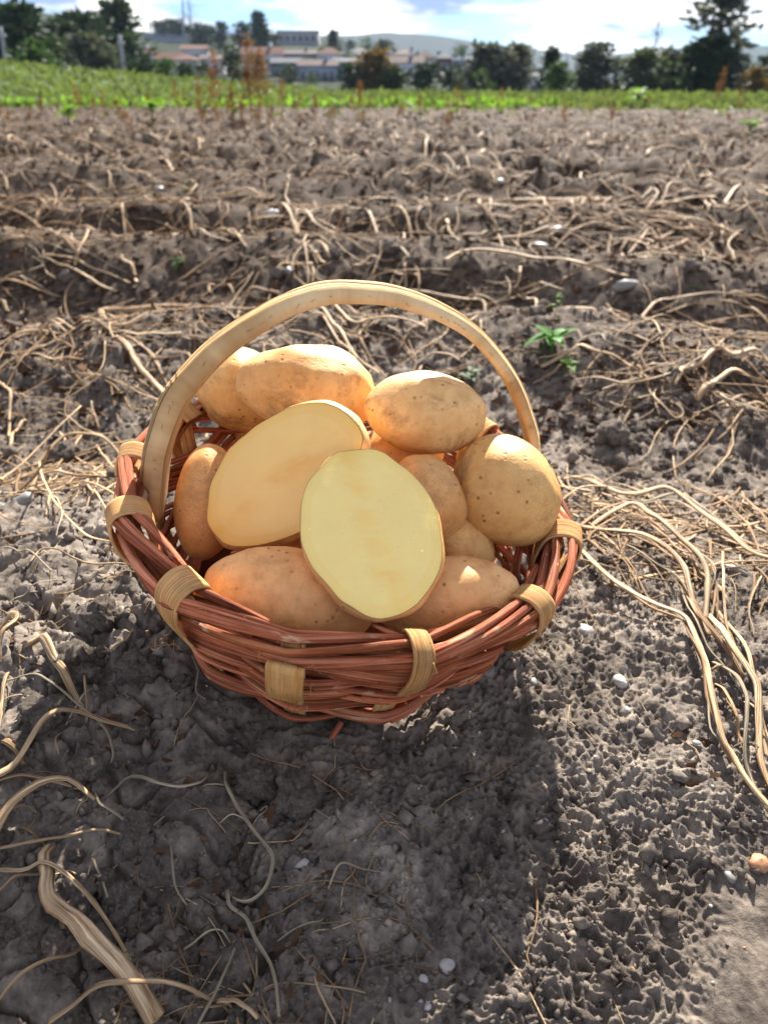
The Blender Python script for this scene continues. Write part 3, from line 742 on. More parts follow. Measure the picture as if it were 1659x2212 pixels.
haulm('nest of reddish brown stems in a hollow at the left edge', [
 ([(-10,592),(50,623),(91,653),(126,678)], 9, Bm), ([(106,522),(141,567),(172,603),(202,658),(232,683)], 9, A), ([(111,522),(167,557),(202,598),(237,633),(273,668)], 8, A), ([(-10,546),(50,517),(101,497),(167,492),(217,492)], 10, Bm),
 ([(61,426),(101,436),(151,461),(212,489)], 9, A), ([(-10,560),(60,530),(130,520),(205,565)], 8, Bm), ([(78,547),(96,575),(92,605),(60,620)], 5, Gm), ([(110,600),(130,580),(160,585)], 5, Bm), ([(150,515),(170,560),(165,620)], 8, Bm), ([(0,478),(30,500),(45,505)], 9, A), ([(140,490),(180,530),(175,540)], 7, A)], extra=10)
haulm('long kinked stem with upturned end and hanging shoots, left of centre', [
 ([(217,492),(252,466),(328,466),(394,461),(439,441),(457,413)], 10, A), ([(434,469),(449,507),(474,537),(480,567),(500,608)], 9, A), ([(424,487),(434,547),(449,567),(485,583)], 8, A), ([(345,480),(360,510),(390,540),(395,580)], 7, Bm), ([(355,470),(380,478),(360,490)], 9, A), ([(283,520),(310,515),(335,495)], 8, A)])
haulm('thick pale stem with branches lying left of the handle top', [
 ([(217,709),(236,690),(303,678),(394,663),(454,663),(530,678),(606,676)], 17, A, .8), ([(404,666),(444,683),(505,691),(560,690)], 10, A), ([(236,690),(215,720),(205,735)], 10, Bm), ([(440,665),(490,650),(530,685)], 6, Bm)])
haulm('straw coloured bundle with a brown knot at the left, beside the upper handle', [
 ([(-10,777),(48,751),(80,740),(121,741),(169,740)], 9, A), ([(70,728),(121,729),(166,737)], 8, A), ([(96,690),(128,681),(160,684),(188,700),(223,738),(249,754)], 8, A), ([(77,783),(118,760),(166,745)], 7, A), ([(239,741),(287,748),(351,745),(395,738)], 9, A), ([(170,740),(195,715),(190,705)], 9, Bm), ([(165,735),(210,737),(250,740)], 9, Bm), ([(60,733),(110,735),(165,742)], 7, A), ([(258,745),(300,765),(335,785),(350,810)], 6, A), ([(60,795),(110,802),(150,795),(185,798)], 6, A), ([(200,800),(225,775),(228,750)], 5, Gm)])
# single stems that stand out
stem([(114,1844),(106,1882),(118,1937),(114,1971),(139,2013),(182,2047),(220,2093),(262,2131),(304,2173),(345,2225)], 38, A, 'thickest pale flattened stem, bent, in the bottom left corner', lift=1.2, taper=(.75, 1.2), wig=.2)
stem([(-20,1875),(42,1810),(84,1772),(135,1734),(169,1730),(211,1747)], 24, A, 'broad pale stem rising from the left edge below the middle, ending in a frayed tip', lift=1.2, taper=(1.1, .5), wig=.3)
stem([(-15,1727),(38,1705),(76,1667),(110,1633),(148,1607),(190,1597),(253,1593),(312,1593)], 20, A, 'curved ribbed stem at left whose blunt end points at the basket', lift=1.2, wig=.3)
stem([(63,1409),(101,1417),(127,1464),(152,1502),(182,1548)], 24, A, 'short thick broken stalk with split end, left of the basket', lift=.9, wig=.3)
stem([(-5,1362),(25,1362),(51,1375),(38,1396),(13,1422),(8,1447)], 18, A, 'hooked pale stem curling at the left edge beside the broken stalk', lift=1.)
stem([(13,1637),(46,1667),(63,1684)], 20, Bm, 'stubby brown stalk piece at the left edge under the curved stem')
stem([(490,1679),(494,1726),(519,1781),(553,1827),(587,1865),(593,1903),(579,1945),(545,1969),(511,1958),(494,1945)], 10, Gm, 'slender tendril looping like a hook in the shade below the basket', lift=.3)
stem([(494,1945),(503,1988),(536,2021),(553,2055),(583,2102),(600,2156),(606,2225)], 10, Gm, 'slender tendril trailing down to the bottom edge from the hooked loop', lift=.3)
stem([(113,2222),(203,2194),(296,2186),(380,2182),(456,2169)], 14, A, 'straight pale twig lying across the bottom edge over the thickest stem', lift=1.5)
stem([(473,2178),(507,2190),(560,2220)], 12, A, 'short twig at the bottom edge right of the straight one')
stem([(426,2220),(469,2173),(494,2123),(511,2059)], 8, Gm, 'thin upright tendril meeting the twigs at the bottom edge')
stem([(-10,2188),(42,2178),(106,2156),(169,2114),(211,2076),(245,2072)], 11, Bm, 'brown curved twig reaching from the bottom left edge over the thickest stem', lift=1.6)
stem([(-10,1867),(63,1876),(148,1865),(232,1846),(325,1840)], 10, A, 'thin straight stem crossing behind the bend of the thickest stem', lift=1.2)
stem([(-10,1904),(63,1912),(106,1907),(148,1928),(190,1971),(232,2004),(270,2064),(287,2093)], 11, A, 'thin stem wrapped over the thickest stem and trailing right of it', lift=1.)
stem([(258,751),(281,780),(309,821),(335,843),(362,866)], 16, A, 'flat whitish stem slanting down to the left of the handle', lift=.4)
stem([(70,1019),(108,996),(153,974),(191,974),(223,984),(274,1000)], 10, A, 'arched straw stem pointing at the basket from the left', lift=.8)
stem([(57,1063),(102,1049),(159,1051),(239,1046)], 9, A, 'level straw stem left of the basket below the arched one', lift=.8)
stem([(207,1717),(232,1772),(270,1802),(321,1827),(359,1781)], 8, Gm, 'grey twisting tendril with a kink in the shaded soil at lower left')
stem([(228,1717),(270,1696),(304,1700),(350,1721),(397,1726),(435,1713),(454,1684)], 8, Gm, 'wavy grey tendril below the left front of the basket')
stem([(13,1481),(72,1489),(118,1515),(169,1557),(228,1591),(245,1624),(241,1645)], 7, Gm, 'long thin tendril crossing the broken stalk at left', lift=.8)
gl = ('thin dry stem on the open soil left of the basket', 'thin stems left of the basket')
for p, w, m_ in (([(0,834),(19,859),(32,882),(26,920),(24,961)],8,A), ([(57,917),(38,949),(26,993)],9,A), ([(92,1025),(99,1060),(115,1092),(134,1118),(159,1143),(198,1172),(255,1184)],7,A), ([(188,1057),(217,1095),(239,1127)],7,A),
    ([(-5,1115),(19,1137),(64,1149),(108,1156)],6,Bm), ([(128,901),(153,920),(182,942),(207,955),(255,961)],6,A), ([(309,834),(287,862),(242,901)],6,Gm), ([(0,1203),(41,1207),(80,1229),(118,1255)],6,Gm), ([(70,1232),(96,1210),(128,1216),(175,1232),(287,1229)],6,A),
    ([(223,1274),(255,1261),(303,1245)],6,Bm), ([(200,875),(203,905),(190,940)],5,Gm), ([(0,1010),(40,1025),(50,1050),(38,1075)],6,Bm), ([(-5,1075),(20,1060),(45,1055)],11,A), ([(140,1260),(90,1290),(20,1320)],6,Gm), ([(120,1080),(140,1130),(125,1170)],5,Gm), ([(215,985),(240,1020),(262,1045)],6,A), ([(150,975),(175,955),(180,945)],6,Bm), ([(-5,908),(60,912),(125,905)],5,Bm)):
    stem(p, w, m_, *gl)
gl = ('thin grey tendril or twig among the broken clods at the lower left', 'tendrils at the lower left')
for p, w, m_ in (([(-5,1726),(84,1724),(177,1730),(198,1734)],11,A), ([(-5,1960),(51,1933),(110,1907)],9,A), ([(21,1460),(13,1531),(13,1582),(4,1629)],9,A), ([(144,1430),(173,1439),(190,1481),(194,1540),(190,1570)],7,A), ([(203,1865),(228,1924),(249,1988),(279,2030)],6,Gm), ([(376,1848),(382,1912),(389,1958),(410,1983)],6,Gm),
    ([(296,1426),(321,1436),(363,1434),(414,1422)],5,Gm), ([(0,1792),(63,1781),(95,1783)],8,Bm), ([(51,1812),(75,1822),(100,1826)],8,Bm), ([(420,1440),(435,1490),(430,1530),(450,1540)],5,Gm), ([(150,1590),(185,1540),(210,1500)],5,Gm), ([(556,1760),(580,1770),(575,1795),(540,1815)],4,Gm), ([(400,2060),(440,2045),(480,2040),(500,2050)],7,Gm), ([(600,2040),(660,2030),(690,2010),(700,1990)],5,Gm), ([(480,1805),(520,1800),(550,1810)],5,Gm), ([(60,1555),(100,1560),(118,1530)],5,Gm), ([(710,1930),(735,1900),(780,1900),(820,1890)],5,Gm), ([(300,1380),(290,1400),(240,1430)],6,Bm)):
    stem(p, w, m_, *gl)
gl = ('pale dry stem lying on the ridges behind the basket, left of the middle', 'stems on the ridges behind, left')
for p, w, m_ in (([(464,441),(530,431),(565,431),(596,444)],10,A), ([(616,444),(644,474),(651,517),(661,547)],9,A), ([(641,436),(697,436),(727,461),(757,487),(792,512),(837,537)],9,A), ([(656,451),(681,461),(707,492),(737,502),(757,527),(798,552)],8,A), ([(278,547),(273,567),(288,613),(288,668)],9,A), ([(328,335),(348,365),(343,391)],8,A), ([(686,527),(702,547),(712,598)],9,A), ([(681,557),(702,598)],11,A), ([(454,658),(457,623),(495,623),(505,648)],8,A), ([(591,608),(616,577),(656,593),(676,603)],9,A), ([(505,672),(545,640),(575,640),(606,653)],8,A), ([(373,330),(423,350),(469,352),(474,330)],7,A), ([(252,285),(282,315),(313,325)],7,A), ([(270,420),(275,460)],7,A), ([(300,425),(312,455)],9,A), ([(280,360),(288,395),(320,440)],7,A), ([(480,560),(490,500),(505,490)],6,A), ([(60,635),(50,600)],5,A), ([(10,640),(15,700)],9,A), ([(345,590),(390,565),(400,600)],5,Bm), ([(205,735),(240,700)],6,Bm), ([(530,700),(560,690),(600,700)],6,A)):
    stem(p, w, m_, *gl)
gl = ('pale dry stem lying on the ridges behind the basket, right of the middle', 'stems on the ridges behind, right')
for p, w, m_ in (([(1013,406),(1039,451),(1044,487),(1059,507)],9,A), ([(963,401),(968,446),(978,497)],9,A), ([(1134,401),(1150,416),(1175,431),(1185,446)],8,A), ([(1104,406),(1150,391)],8,A), ([(1240,376),(1261,416),(1276,436)],8,A), ([(1023,411),(1074,441),(1109,477),(1114,502)],9,Bm), ([(826,431),(842,466),(857,487)],7,A), ([(918,505),(935,540)],12,A), ([(870,390),(920,385),(960,400)],9,A), ([(1000,560),(995,590)],8,A), ([(1410,400),(1440,430)],9,Bm), ([(1080,360),(1120,345),(1170,350)],8,A), ([(915,310),(930,350)],7,A), ([(1040,315),(1035,345)],8,A), ([(1070,360),(1085,390)],9,A), ([(1140,305),(1135,330)],9,A), ([(860,520),(875,575),(870,600)],7,A)):
    stem(p, w, m_, *gl)

# like stems are told apart by their order from the left
ORD = 'leftmost second third fourth fifth sixth seventh eighth ninth tenth eleventh twelfth thirteenth fourteenth fifteenth sixteenth seventeenth eighteenth nineteenth twentieth twenty-first twenty-second twenty-third twenty-fourth'.split()
def order_labels(group, text):
    L_ = [o for o in COL.objects if o.get('group') == group]
    L_.sort(key=lambda o: o.location.x/max(.05, o.location.y*CP+(CAMZ-o.location.z)*SP))
    for i, o in enumerate(L_): o['label'] = f'{text}, {ORD[i]} from the left' if i else f'{text}, the leftmost one'
order_labels('thin stems left of the basket', 'thin dry stem on open soil left of the basket')
order_labels('tendrils at the lower left', 'thin tendril or twig at the lower left')
order_labels('stems on the ridges behind, left', 'pale dry stem on the ridges behind, left half')
order_labels('stems on the ridges behind, right', 'pale dry stem on the ridges behind, right half')

# more short stems over the far soil, thinning into one litter mat
def loose_stem(x, y, a, l, r, sid, up=1.):
    rr = np.random.default_rng(sid); n = 9; s = np.linspace(-.5, .5, n)
    cur = rr.normal()*.55; kk = rr.uniform(-.3, .3)
    ang = a+cur*s+rr.normal()*.16*np.sin(s*7)+np.where(s > kk, rr.normal()*.45, 0); st = l/n
    X = x+np.cumsum(np.cos(ang))*st-np.cos(a)*l/2; Y = y+np.cumsum(np.sin(ang))*st-np.sin(a)*l/2
    h = ground(X, Y); z = smooth1(np.maximum(h, smooth1(h, 5)), 3)+r*.7+rr.uniform(0, .02)*(1-4*s*s)*up
    if rr.random() < .1*up: z = z+np.linspace(0, rr.uniform(.02, .08), n)
    return tube(np.stack([X, Y, z], 1), r*np.linspace(1, .65, n), 5, .5, groove=.1, seed=sid, twist=10)
rg = np.random.default_rng(5); cnt = 0
while cnt < 150:
    y = 1.5*np.exp(rg.uniform(0, 1.35)); x = rg.uniform(-.56, .56)*y
    V, Q, U = loose_stem(x, y, rg.uniform(0, 6.3), rg.uniform(.10, .42), rg.uniform(.0022, .0046), 900+cnt)
    c = V.mean(0); o = build('dry_stem', V-c, Q, A if rg.random() < .5 else Bm, None, U); o.location = c
    tag(o, 'short pale dry stem strewn over the blurred far soil short of the green field', 'stem', 'short stems strewn over the far soil'); cnt += 1
lb = Bag(); lb2 = Bag()
for k in range(3200):
    y = 2.2*np.exp(rg.uniform(0, 1.98)); x = rg.uniform(-.58, .58)*y
    V, Q, U = loose_stem(x, y, rg.uniform(0, 6.3), rg.uniform(.10, .35), rg.uniform(.0026, .0062), 2000+k)
    (lb if rg.random() < .35 else lb2).add(V, Q, U)
for k in range(700):
    y = .17*np.exp(rg.uniform(0, 2.6)); x = rg.uniform(-.62, .62)*y
    if np.hypot(x-BC[0], y-BC[1]) < .135: continue
    if x > .02 and y < .42 and rg.random() < .9: continue
    rr_ = rg.uniform(.0002, .0007)*(1 if y < .7 else 1.8)
    V, Q, U = loose_stem(x, y, rg.uniform(0, 6.3), rg.uniform(.012, .075)*(1 if y < .6 else 2), rr_, 5000+k, .06 if y < .9 else .4)
    (lb2 if rg.random() < .5 else lb).add(V, Q, U)
for k in range(1900):
    y = .5*np.exp(rg.uniform(0, 1.7)); x = rg.uniform(-.62, .62)*y
    if np.hypot(x-BC[0], y-BC[1]) < .14 or perlin(np.array([x*3]), np.array([y*3]), 70)[0] < -.15: continue
    V, Q, U = loose_stem(x, y, rg.uniform(0, 6.3), rg.uniform(.05, .2)*(1+.4*y), rg.uniform(.0006, .0017)*(1+.3*y), 9000+k, .25)
    (lb2 if rg.random() < .55 else lb).add(V, Q, U)
for k in range(1700):
    y = 5*np.exp(rg.uniform(0, 1.17)); x = rg.uniform(-.58, .58)*y
    V, Q, U = loose_stem(x, y, rg.uniform(0, 6.3), rg.uniform(.12, .45), rg.uniform(.005, .011), 14000+k)
    (lb if rg.random() < .4 else lb2).add(V, Q, U)
tag(lb.make('straw_litter', STRAW), 'pale scraps of straw and root fibre scattered all over the soil', 'litter', kind='stuff')
tag(lb2.make('brown_litter', STRAWB), 'brown scraps of straw and root fibre scattered all over the soil', 'litter', kind='stuff')

n_ = 16000; ys_ = .9*np.exp(rg.uniform(0, 2.85, n_)); xs_ = rg.uniform(-.62, .62, n_)*ys_
ok = (perlin(xs_*1.3, ys_*1.3, 71)+.5*rg.normal(size=n_)) > -.1; xs_, ys_ = xs_[ok], ys_[ok]
D_ = rg.normal(size=(len(xs_), 3)); D_[:, 2] = np.abs(D_[:, 2])*.35; D_ /= np.linalg.norm(D_, axis=1, keepdims=True)
E_ = np.cross(D_, rg.normal(size=D_.shape)); E_ /= np.linalg.norm(E_, axis=1, keepdims=True)
sz = (rg.uniform(.006, .016, len(xs_))*(1+.25*ys_))[:, None]; P_ = np.stack([xs_, ys_, ground(xs_, ys_)-.001], 1)
V = np.stack([P_-E_*sz*.3, P_+E_*sz*.3, P_+D_*sz+E_*sz*.35, P_+D_*sz-E_*sz*.2], 1).reshape(-1, 3)
nn = 1500; ys2 = .17*np.exp(rg.uniform(0, 1.7, nn)); xs2 = rg.uniform(-.62, .62, nn)*ys2
ok2 = (np.hypot(xs2-BC[0], ys2-BC[1]) > .14) & ((xs2 < -.02-.1*(ys2-.2)) | (xs2 > .17)) & (perlin(xs2*14, ys2*14, 72) > -.05); xs2, ys2 = xs2[ok2], ys2[ok2]
D2_ = rg.normal(size=(len(xs2), 3)); D2_[:, 2] = np.abs(D2_[:, 2])*.4; D2_ /= np.linalg.norm(D2_, axis=1, keepdims=True)
E2_ = np.cross(D2_, rg.normal(size=D2_.shape)); E2_ /= np.linalg.norm(E2_, axis=1, keepdims=True); s2_ = rg.uniform(.003, .009, len(xs2))[:, None]
P2_ = np.stack([xs2, ys2, ground(xs2, ys2)-.0005], 1)
V = np.vstack([V, np.stack([P2_-E2_*s2_*.3, P2_+E2_*s2_*.3, P2_+D2_*s2_+E2_*s2_*.25, P2_+D2_*s2_-E2_*s2_*.1], 1).reshape(-1, 3)])
SCRAP = m_simple('leaf_scrap', (.085, .048, .028), .9, 30, .5, .05)
tag(build('leaf_scraps', V, np.arange(len(V)).reshape(-1, 4), SCRAP, smooth=False), 'dark brown rotted leaf scraps strewn between the stems behind the basket', 'leaf scraps', kind='stuff')

# ------------------------------------------------------------------ stones, clods, crumbs
DP, QP = sphere_dirs(10, 7)
def lump_mesh(seed, ax, n=DP, amp=.35, f=1.6):
    out = np.zeros_like(n)
    for i, d in enumerate(n):
        v = Vector(d); s = 1+amp*mnoise.noise(v*f+Vector((seed*2.3, seed, 0)))+amp*.5*mnoise.noise(v*f*2.3+Vector((0, seed, seed)))
        out[i] = (d[0]*ax[0]*s, d[1]*ax[1]*s, d[2]*ax[2]*s)
    return out
def stone(px, py, w, h, mat, label, seed, group=None):
    p = on_ground(px, py); p.z = gz(p.x, p.y); dep = p.y*CP+(CAMZ-p.z)*SP; k = dep/F/2
    ax = (w*k*1.1, h*k*1.4, min(w, h)*k*.9)
    o = build('stone', lump_mesh(seed, ax), QP, mat, smooth=False); o.location = (p.x, p.y, p.z-ax[2]*.05); o.rotation_euler = (RND.uniform(-.3, .3), RND.uniform(-.3, .3), RND.uniform(0, 6))
    return tag(o, label, 'stone', group)
stone(10, 1096, 40, 36, GRAVEL, 'rounded grey stone cut by the left edge, level with the left rim', 1)
stone(54, 1092, 40, 36, GRAVEL, 'pale grey stone, right one of the pair at the left edge', 2)
stone(966, 2094, 34, 24, QUARTZ, 'flat bluish white stone chip below the basket, largest in the shade', 3)
stone(915, 2130, 0.1+18, 20, QUARTZ, 'small white pebble just above two white chips near the bottom edge', 4)
stone(906, 2166, 13, 26, QUARTZ, 'narrow upright white chip near the bottom edge', 5)
stone(926, 2182, 16, 22, QUARTZ, 'white chip at the bottom, right neighbour of the narrow one', 6)
stone(1010, 2136, 22, 18, QUARTZ, 'greyish white pebble at the bottom, right of the white trio', 7)
stone(654, 1888, 18, 28, QUARTZ, 'small white chip inside the hooked tendril loop', 8)
stone(1264, 1368, 46, 30, GRAVEL, 'grey streaked stone right of the basket front', 9)
stone(1337, 1480, 26, 30, QUARTZ, 'bright white pebble right of the basket on the shaded soil', 10)
stone(1148, 1486, 20, 24, GRAVEL, 'rounded grey pebble close to the right front of the basket', 11)
stone(1352, 1540, 34, 22, GRAVEL, 'flat grey stone below the bright white pebble', 12)
stone(1572, 1903, 28, 18, GRAVEL, 'pale oval pebble near the right edge on the lit soil', 13)
stone(1632, 1880, 40, 34, BRICKY, 'orange-brown rusty crumbly stone at the right edge', 14)
stone(1500, 1622, 16, 14, QUARTZ, 'tiny white pebble beside the long stem at right', 15)
stone(550, 1682, 30, 34, GRAVEL, 'beige stone chip with a root, below the basket front', 16)
stone(590, 466, 28, 24, QUARTZ, 'white stone on the ridge behind, left of the middle', 17)
stone(348, 416, 26, 14, QUARTZ, 'flat white stone far behind at left', 18)
stone(1078, 402, 22, 18, QUARTZ, 'white stone far behind at right on a dark ridge', 19)
stone(1348, 625, 60, 26, GRAVEL, 'flat light grey stone on the smooth soil behind at right', 20)
stone(1200, 505, 40, 26, GRAVEL, 'pale stone under the heap of stems on the far right ridge', 21)
stone(1165, 540, 46, 24, GRAVEL, 'dark blue-grey slate on the ridge behind at right', 22)
stone(350, 1437, 26, 18, GRAVEL, 'grey stone beside the left front of the basket', 23)
stone(362, 1448, 22, 16, GRAVEL, 'grey chip touching the tendril at the left front of the basket', 24)
stone(620, 590, 36, 22, GRAVEL, 'pale flat stone behind the handle top at left', 25)
stone(1585, 1245, 16, 40, GRAVEL, 'oblong grey stone inside the bundle of stems at right', 26)
stone(1168, 1790, 14, 22, QUARTZ, 'small white pebble at the edge of the basket shadow', 27)
rg = np.random.default_rng(8)
for k in range(34):
    px, py = rg.uniform(650, 1640), rg.uniform(1600, 2200)
    if py < 1700 and px < 1000: continue
    stone(px, py, rg.uniform(5, 10), rg.uniform(5, 9), QUARTZ if rg.random() < .5 else (GRAVEL if rg.random() < .8 else BRICKY), 'tiny grit pebble sprinkled on the soil in front of the basket', 40+k, 'tiny pebbles in front of the basket')
D3, Q3 = sphere_dirs(36, 24)
CL = [bpy.data.meshes.new('clod') for _ in range(6)]
protos = []
for k in range(6):
    V = lump_mesh(300+k, (1, rg.uniform(.75, 1), rg.uniform(.6, .8)), D3, .5, 1.5)
    V *= np.array([[1+.16*mnoise.noise(Vector(d)*5+Vector((k, 0, 0)))+.12*mnoise.noise(Vector(d)*11)] for d in D3])
    me = CL[k]; me.from_pydata(V.tolist(), [], Q3.tolist()); me.polygons.foreach_set('use_smooth', np.ones(len(me.polygons), bool)); me.materials.append(SOIL)
def clod(x, y, r, k, label, group):
    o = bpy.data.objects.new('soil_clod', CL[k % 6]); COL.objects.link(o); o.location = (x, y, gz(x, y)+r*.22); o.scale = (r, r, r)
    o.rotation_euler = (rg.uniform(-.5, .5), rg.uniform(-.5, .5), rg.uniform(0, 6.3)); return tag(o, label, 'clod', group)
for k in range(70):
    p = on_ground(rg.uniform(1190, 1640), rg.uniform(850, 1080)); clod(p.x, p.y, rg.uniform(.003, .0095), k, 'small rounded dark soil clod on the pale soil right of the handle', 'clods right of the handle')
for k in range(30):
    p = on_ground(rg.uniform(0, 420), rg.uniform(1380, 2150)); clod(p.x, p.y, rg.uniform(.004, .012), k, 'rough dark soil clod among the cracks at the lower left', 'clods at the lower left')
for px, py, r, lb_ in ((300, 1468, .013, 'large squarish soil clod left below the basket'), (640, 1740, .012, 'broad rounded soil clod in the shade below the basket front'), (100, 1575, .012, 'soil clod under the broken stalk at left'), (165, 1440, .016, 'soil clod left of the basket beside the broken stalk'), (560, 1700, .012, 'soil clod carrying the beige stone chip'), (230, 1350, .013, 'soil clod in the sun close to the left front clip')):
    p = on_ground(px, py); clod(p.x, p.y, r, int(px), lb_, None)
for k in range(60):
    y = .75*np.exp(rg.uniform(0, 1.3)); x = rg.uniform(-.5, .5)*y; clod(x, y, rg.uniform(.008, .022), k, 'soil clod on the furrowed ground behind the basket', 'clods behind the basket')
ico_v = np.array([(1,0,0),(-1,0,0),(0,1,0),(0,-1,0),(0,0,1),(0,0,-1)], float); ico_f = np.array([(0,2,4),(2,1,4),(1,3,4),(3,0,4),(2,0,5),(1,2,5),(3,1,5),(0,3,5)])
nC = 42000
yy = .15*np.exp(rg.uniform(0, 3.9, nC)); xx = rg.uniform(-.75, .75, nC)*yy
dens = perlin(xx*9, yy*9, 40)+.35*rg.normal(size=nC)
ok = (np.hypot(xx-BC[0], yy-BC[1]) > .12) & (dens > -.25) & ((yy > .6) | (rg.random(nC) < .45)); xx, yy = xx[ok], yy[ok]
zz = ground(xx, yy); rad = np.exp(rg.normal(size=len(xx))*.5)*.0011*(1+yy*1.1); rad = np.minimum(rad, .012)
VV = ico_v[None]*rg.uniform(.55, 1.25, (len(xx), 6, 1))*rad[:, None, None]+rg.normal(size=(len(xx), 6, 3))*rad[:, None, None]*.22+np.stack([xx, yy, zz+rad*.3], 1)[:, None]
FF = (ico_f[None]+(np.arange(len(xx))*6)[:, None, None]).reshape(-1, 3)
tag(build('soil_crumbs', VV.reshape(-1, 3), FF, SOIL, smooth=False), 'loose crumbs of dark earth sprinkled over the soil', 'soil crumbs', kind='stuff')
#@@PART4
# ------------------------------------------------------------------ land beyond the field
GRASSM = m_simple('field_earth', (.060, .105, .022), .9, .8, .4, .1)
LANDM = m_simple('far_land', (.016, .026, .013), .95, .02, .4, .05)
def land(X, Y):
    # rises into the town's slope, highest to the left
    t = sstep(110, 420, Y)
    side = 1-sstep(-.10, .16, X/np.maximum(Y, 1))
    z = -.75 + 21*t*(.15+.85*side) + 9*sstep(60, 160, Y)*sstep(-.22, -.42, X/np.maximum(Y, 1))
    return z - 3.*sstep(48, 75, Y)*(1-sstep(110, 200, Y))*.3
xs = np.linspace(-1, 1, 90); ys = np.concatenate([np.linspace(-60, 44, 8), np.geomspace(46, 2600, 70)])
XX = xs[None]*(60+.9*np.maximum(ys, 0))[:, None]; YY = np.broadcast_to(ys[:, None], XX.shape)
ZZ = land(XX, YY)
V = np.stack([XX, YY, ZZ], -1).reshape(-1, 3); n, k = XX.shape
i = np.arange(n-1)[:, None]; j = np.arange(k-1)[None]
Q = np.stack([i*k+j, i*k+j+1, (i+1)*k+j+1, (i+1)*k+j], -1).reshape(-1, 4)
build('land', V, Q, LANDM)['kind'] = 'structure'
ys = np.linspace(15.4, 47, 60); us = np.linspace(-1, 1, 90)
XX = us[None]*(14+.95*ys)[:, None]; YY = ys[:, None]+.35*perlin(XX*.8, XX*0+3.3, 50)*(ys[:, None] < 16)
ZZ = ground_low(XX, YY)+.02+.02*perlin(XX, YY, 51)-.3*sstep(45, 47, YY)-.10*(1-sstep(15.4, 16.2, YY))
V = np.stack([XX, YY, ZZ], -1).reshape(-1, 3); n, k = XX.shape
i = np.arange(n-1)[:, None]; j = np.arange(k-1)[None]
Q = np.stack([i*k+j, i*k+j+1, (i+1)*k+j+1, (i+1)*k+j], -1).reshape(-1, 4)
build('green_field', V, Q, GRASSM)['kind'] = 'structure'
LEAFG = m_leaf('field_leaf', (.088, .112, .038), .45, .45)
LEAFB = m_leaf('bright_leaf', (.13, .235, .035), .5, .35)
def leaf_cloud(P, size, rngk, up=.6):
    """one bent leaf (two triangles as a quad) at each point"""
    n = len(P); a = rngk.normal(size=(n, 3)); a[:, 2] = np.abs(a[:, 2])*up+up*.5; a /= np.linalg.norm(a, axis=1, keepdims=True)
    b = rngk.normal(size=(n, 3)); b = np.cross(a, b); b /= np.linalg.norm(b, axis=1, keepdims=True)
    size = np.broadcast_to(size, (n,))[:, None]; w = size*rngk.uniform(.25, .5, (n, 1))
    V = np.stack([P, P+a*size*.5+b*w*.5, P+a*size, P+a*size*.5-b*w*.5], 1).reshape(-1, 3)
    return V, np.arange(n*4).reshape(n, 4)
rg = np.random.default_rng(17)
n = 46000; yy = 15.8*np.exp(rg.uniform(0, 1.05, n)); xx = rg.uniform(-.85, .85, n)*yy
tuft = perlin(xx*1.1, yy*1.1, 52)+.4*rg.normal(size=n); ok = tuft > -.45; xx, yy = xx[ok], yy[ok]
V, Q = leaf_cloud(np.stack([xx, yy, ground_low(xx, yy)+.02], 1), rg.uniform(.08, .24, len(xx))*(1+.03*(yy-16)), rg)
tag(build('field_greens', V, Q, LEAFG, smooth=False), 'low bright green crop and grass covering the field behind the soil', 'crop', kind='stuff')
n = 2600; yy = rg.uniform(10.5, 16.3, n); xx = rg.uniform(-.6, .6, n)*yy; ok = perlin(xx*.9, yy*.9, 54) > .28-.45*sstep(13.5, 16.3, yy); xx, yy = xx[ok], yy[ok]
V, Q = leaf_cloud(np.stack([xx, yy, ground_low(xx, yy)+.02], 1), rg.uniform(.06, .16, len(xx)), rg, .5)
tag(build('margin_weeds', V, Q, LEAFG, smooth=False), 'scattered green weeds straggling into the soil before the green field', 'weeds', kind='stuff')
n = 5200; yy = 16.2+np.abs(rg.normal(size=n))*1.6; xx = rg.uniform(-.62, .2, n)*yy
ok = perlin(xx*.7, yy*1.5, 53) > -.1; xx, yy = xx[ok], yy[ok]
V, Q = leaf_cloud(np.stack([xx, yy, ground_low(xx, yy)+.03], 1), rg.uniform(.10, .24, len(xx)), rg, .5)
tag(build('field_weeds', V, Q, LEAFB, smooth=False), 'broad bright leaves along the near edge of the green field', 'weeds', kind='stuff')

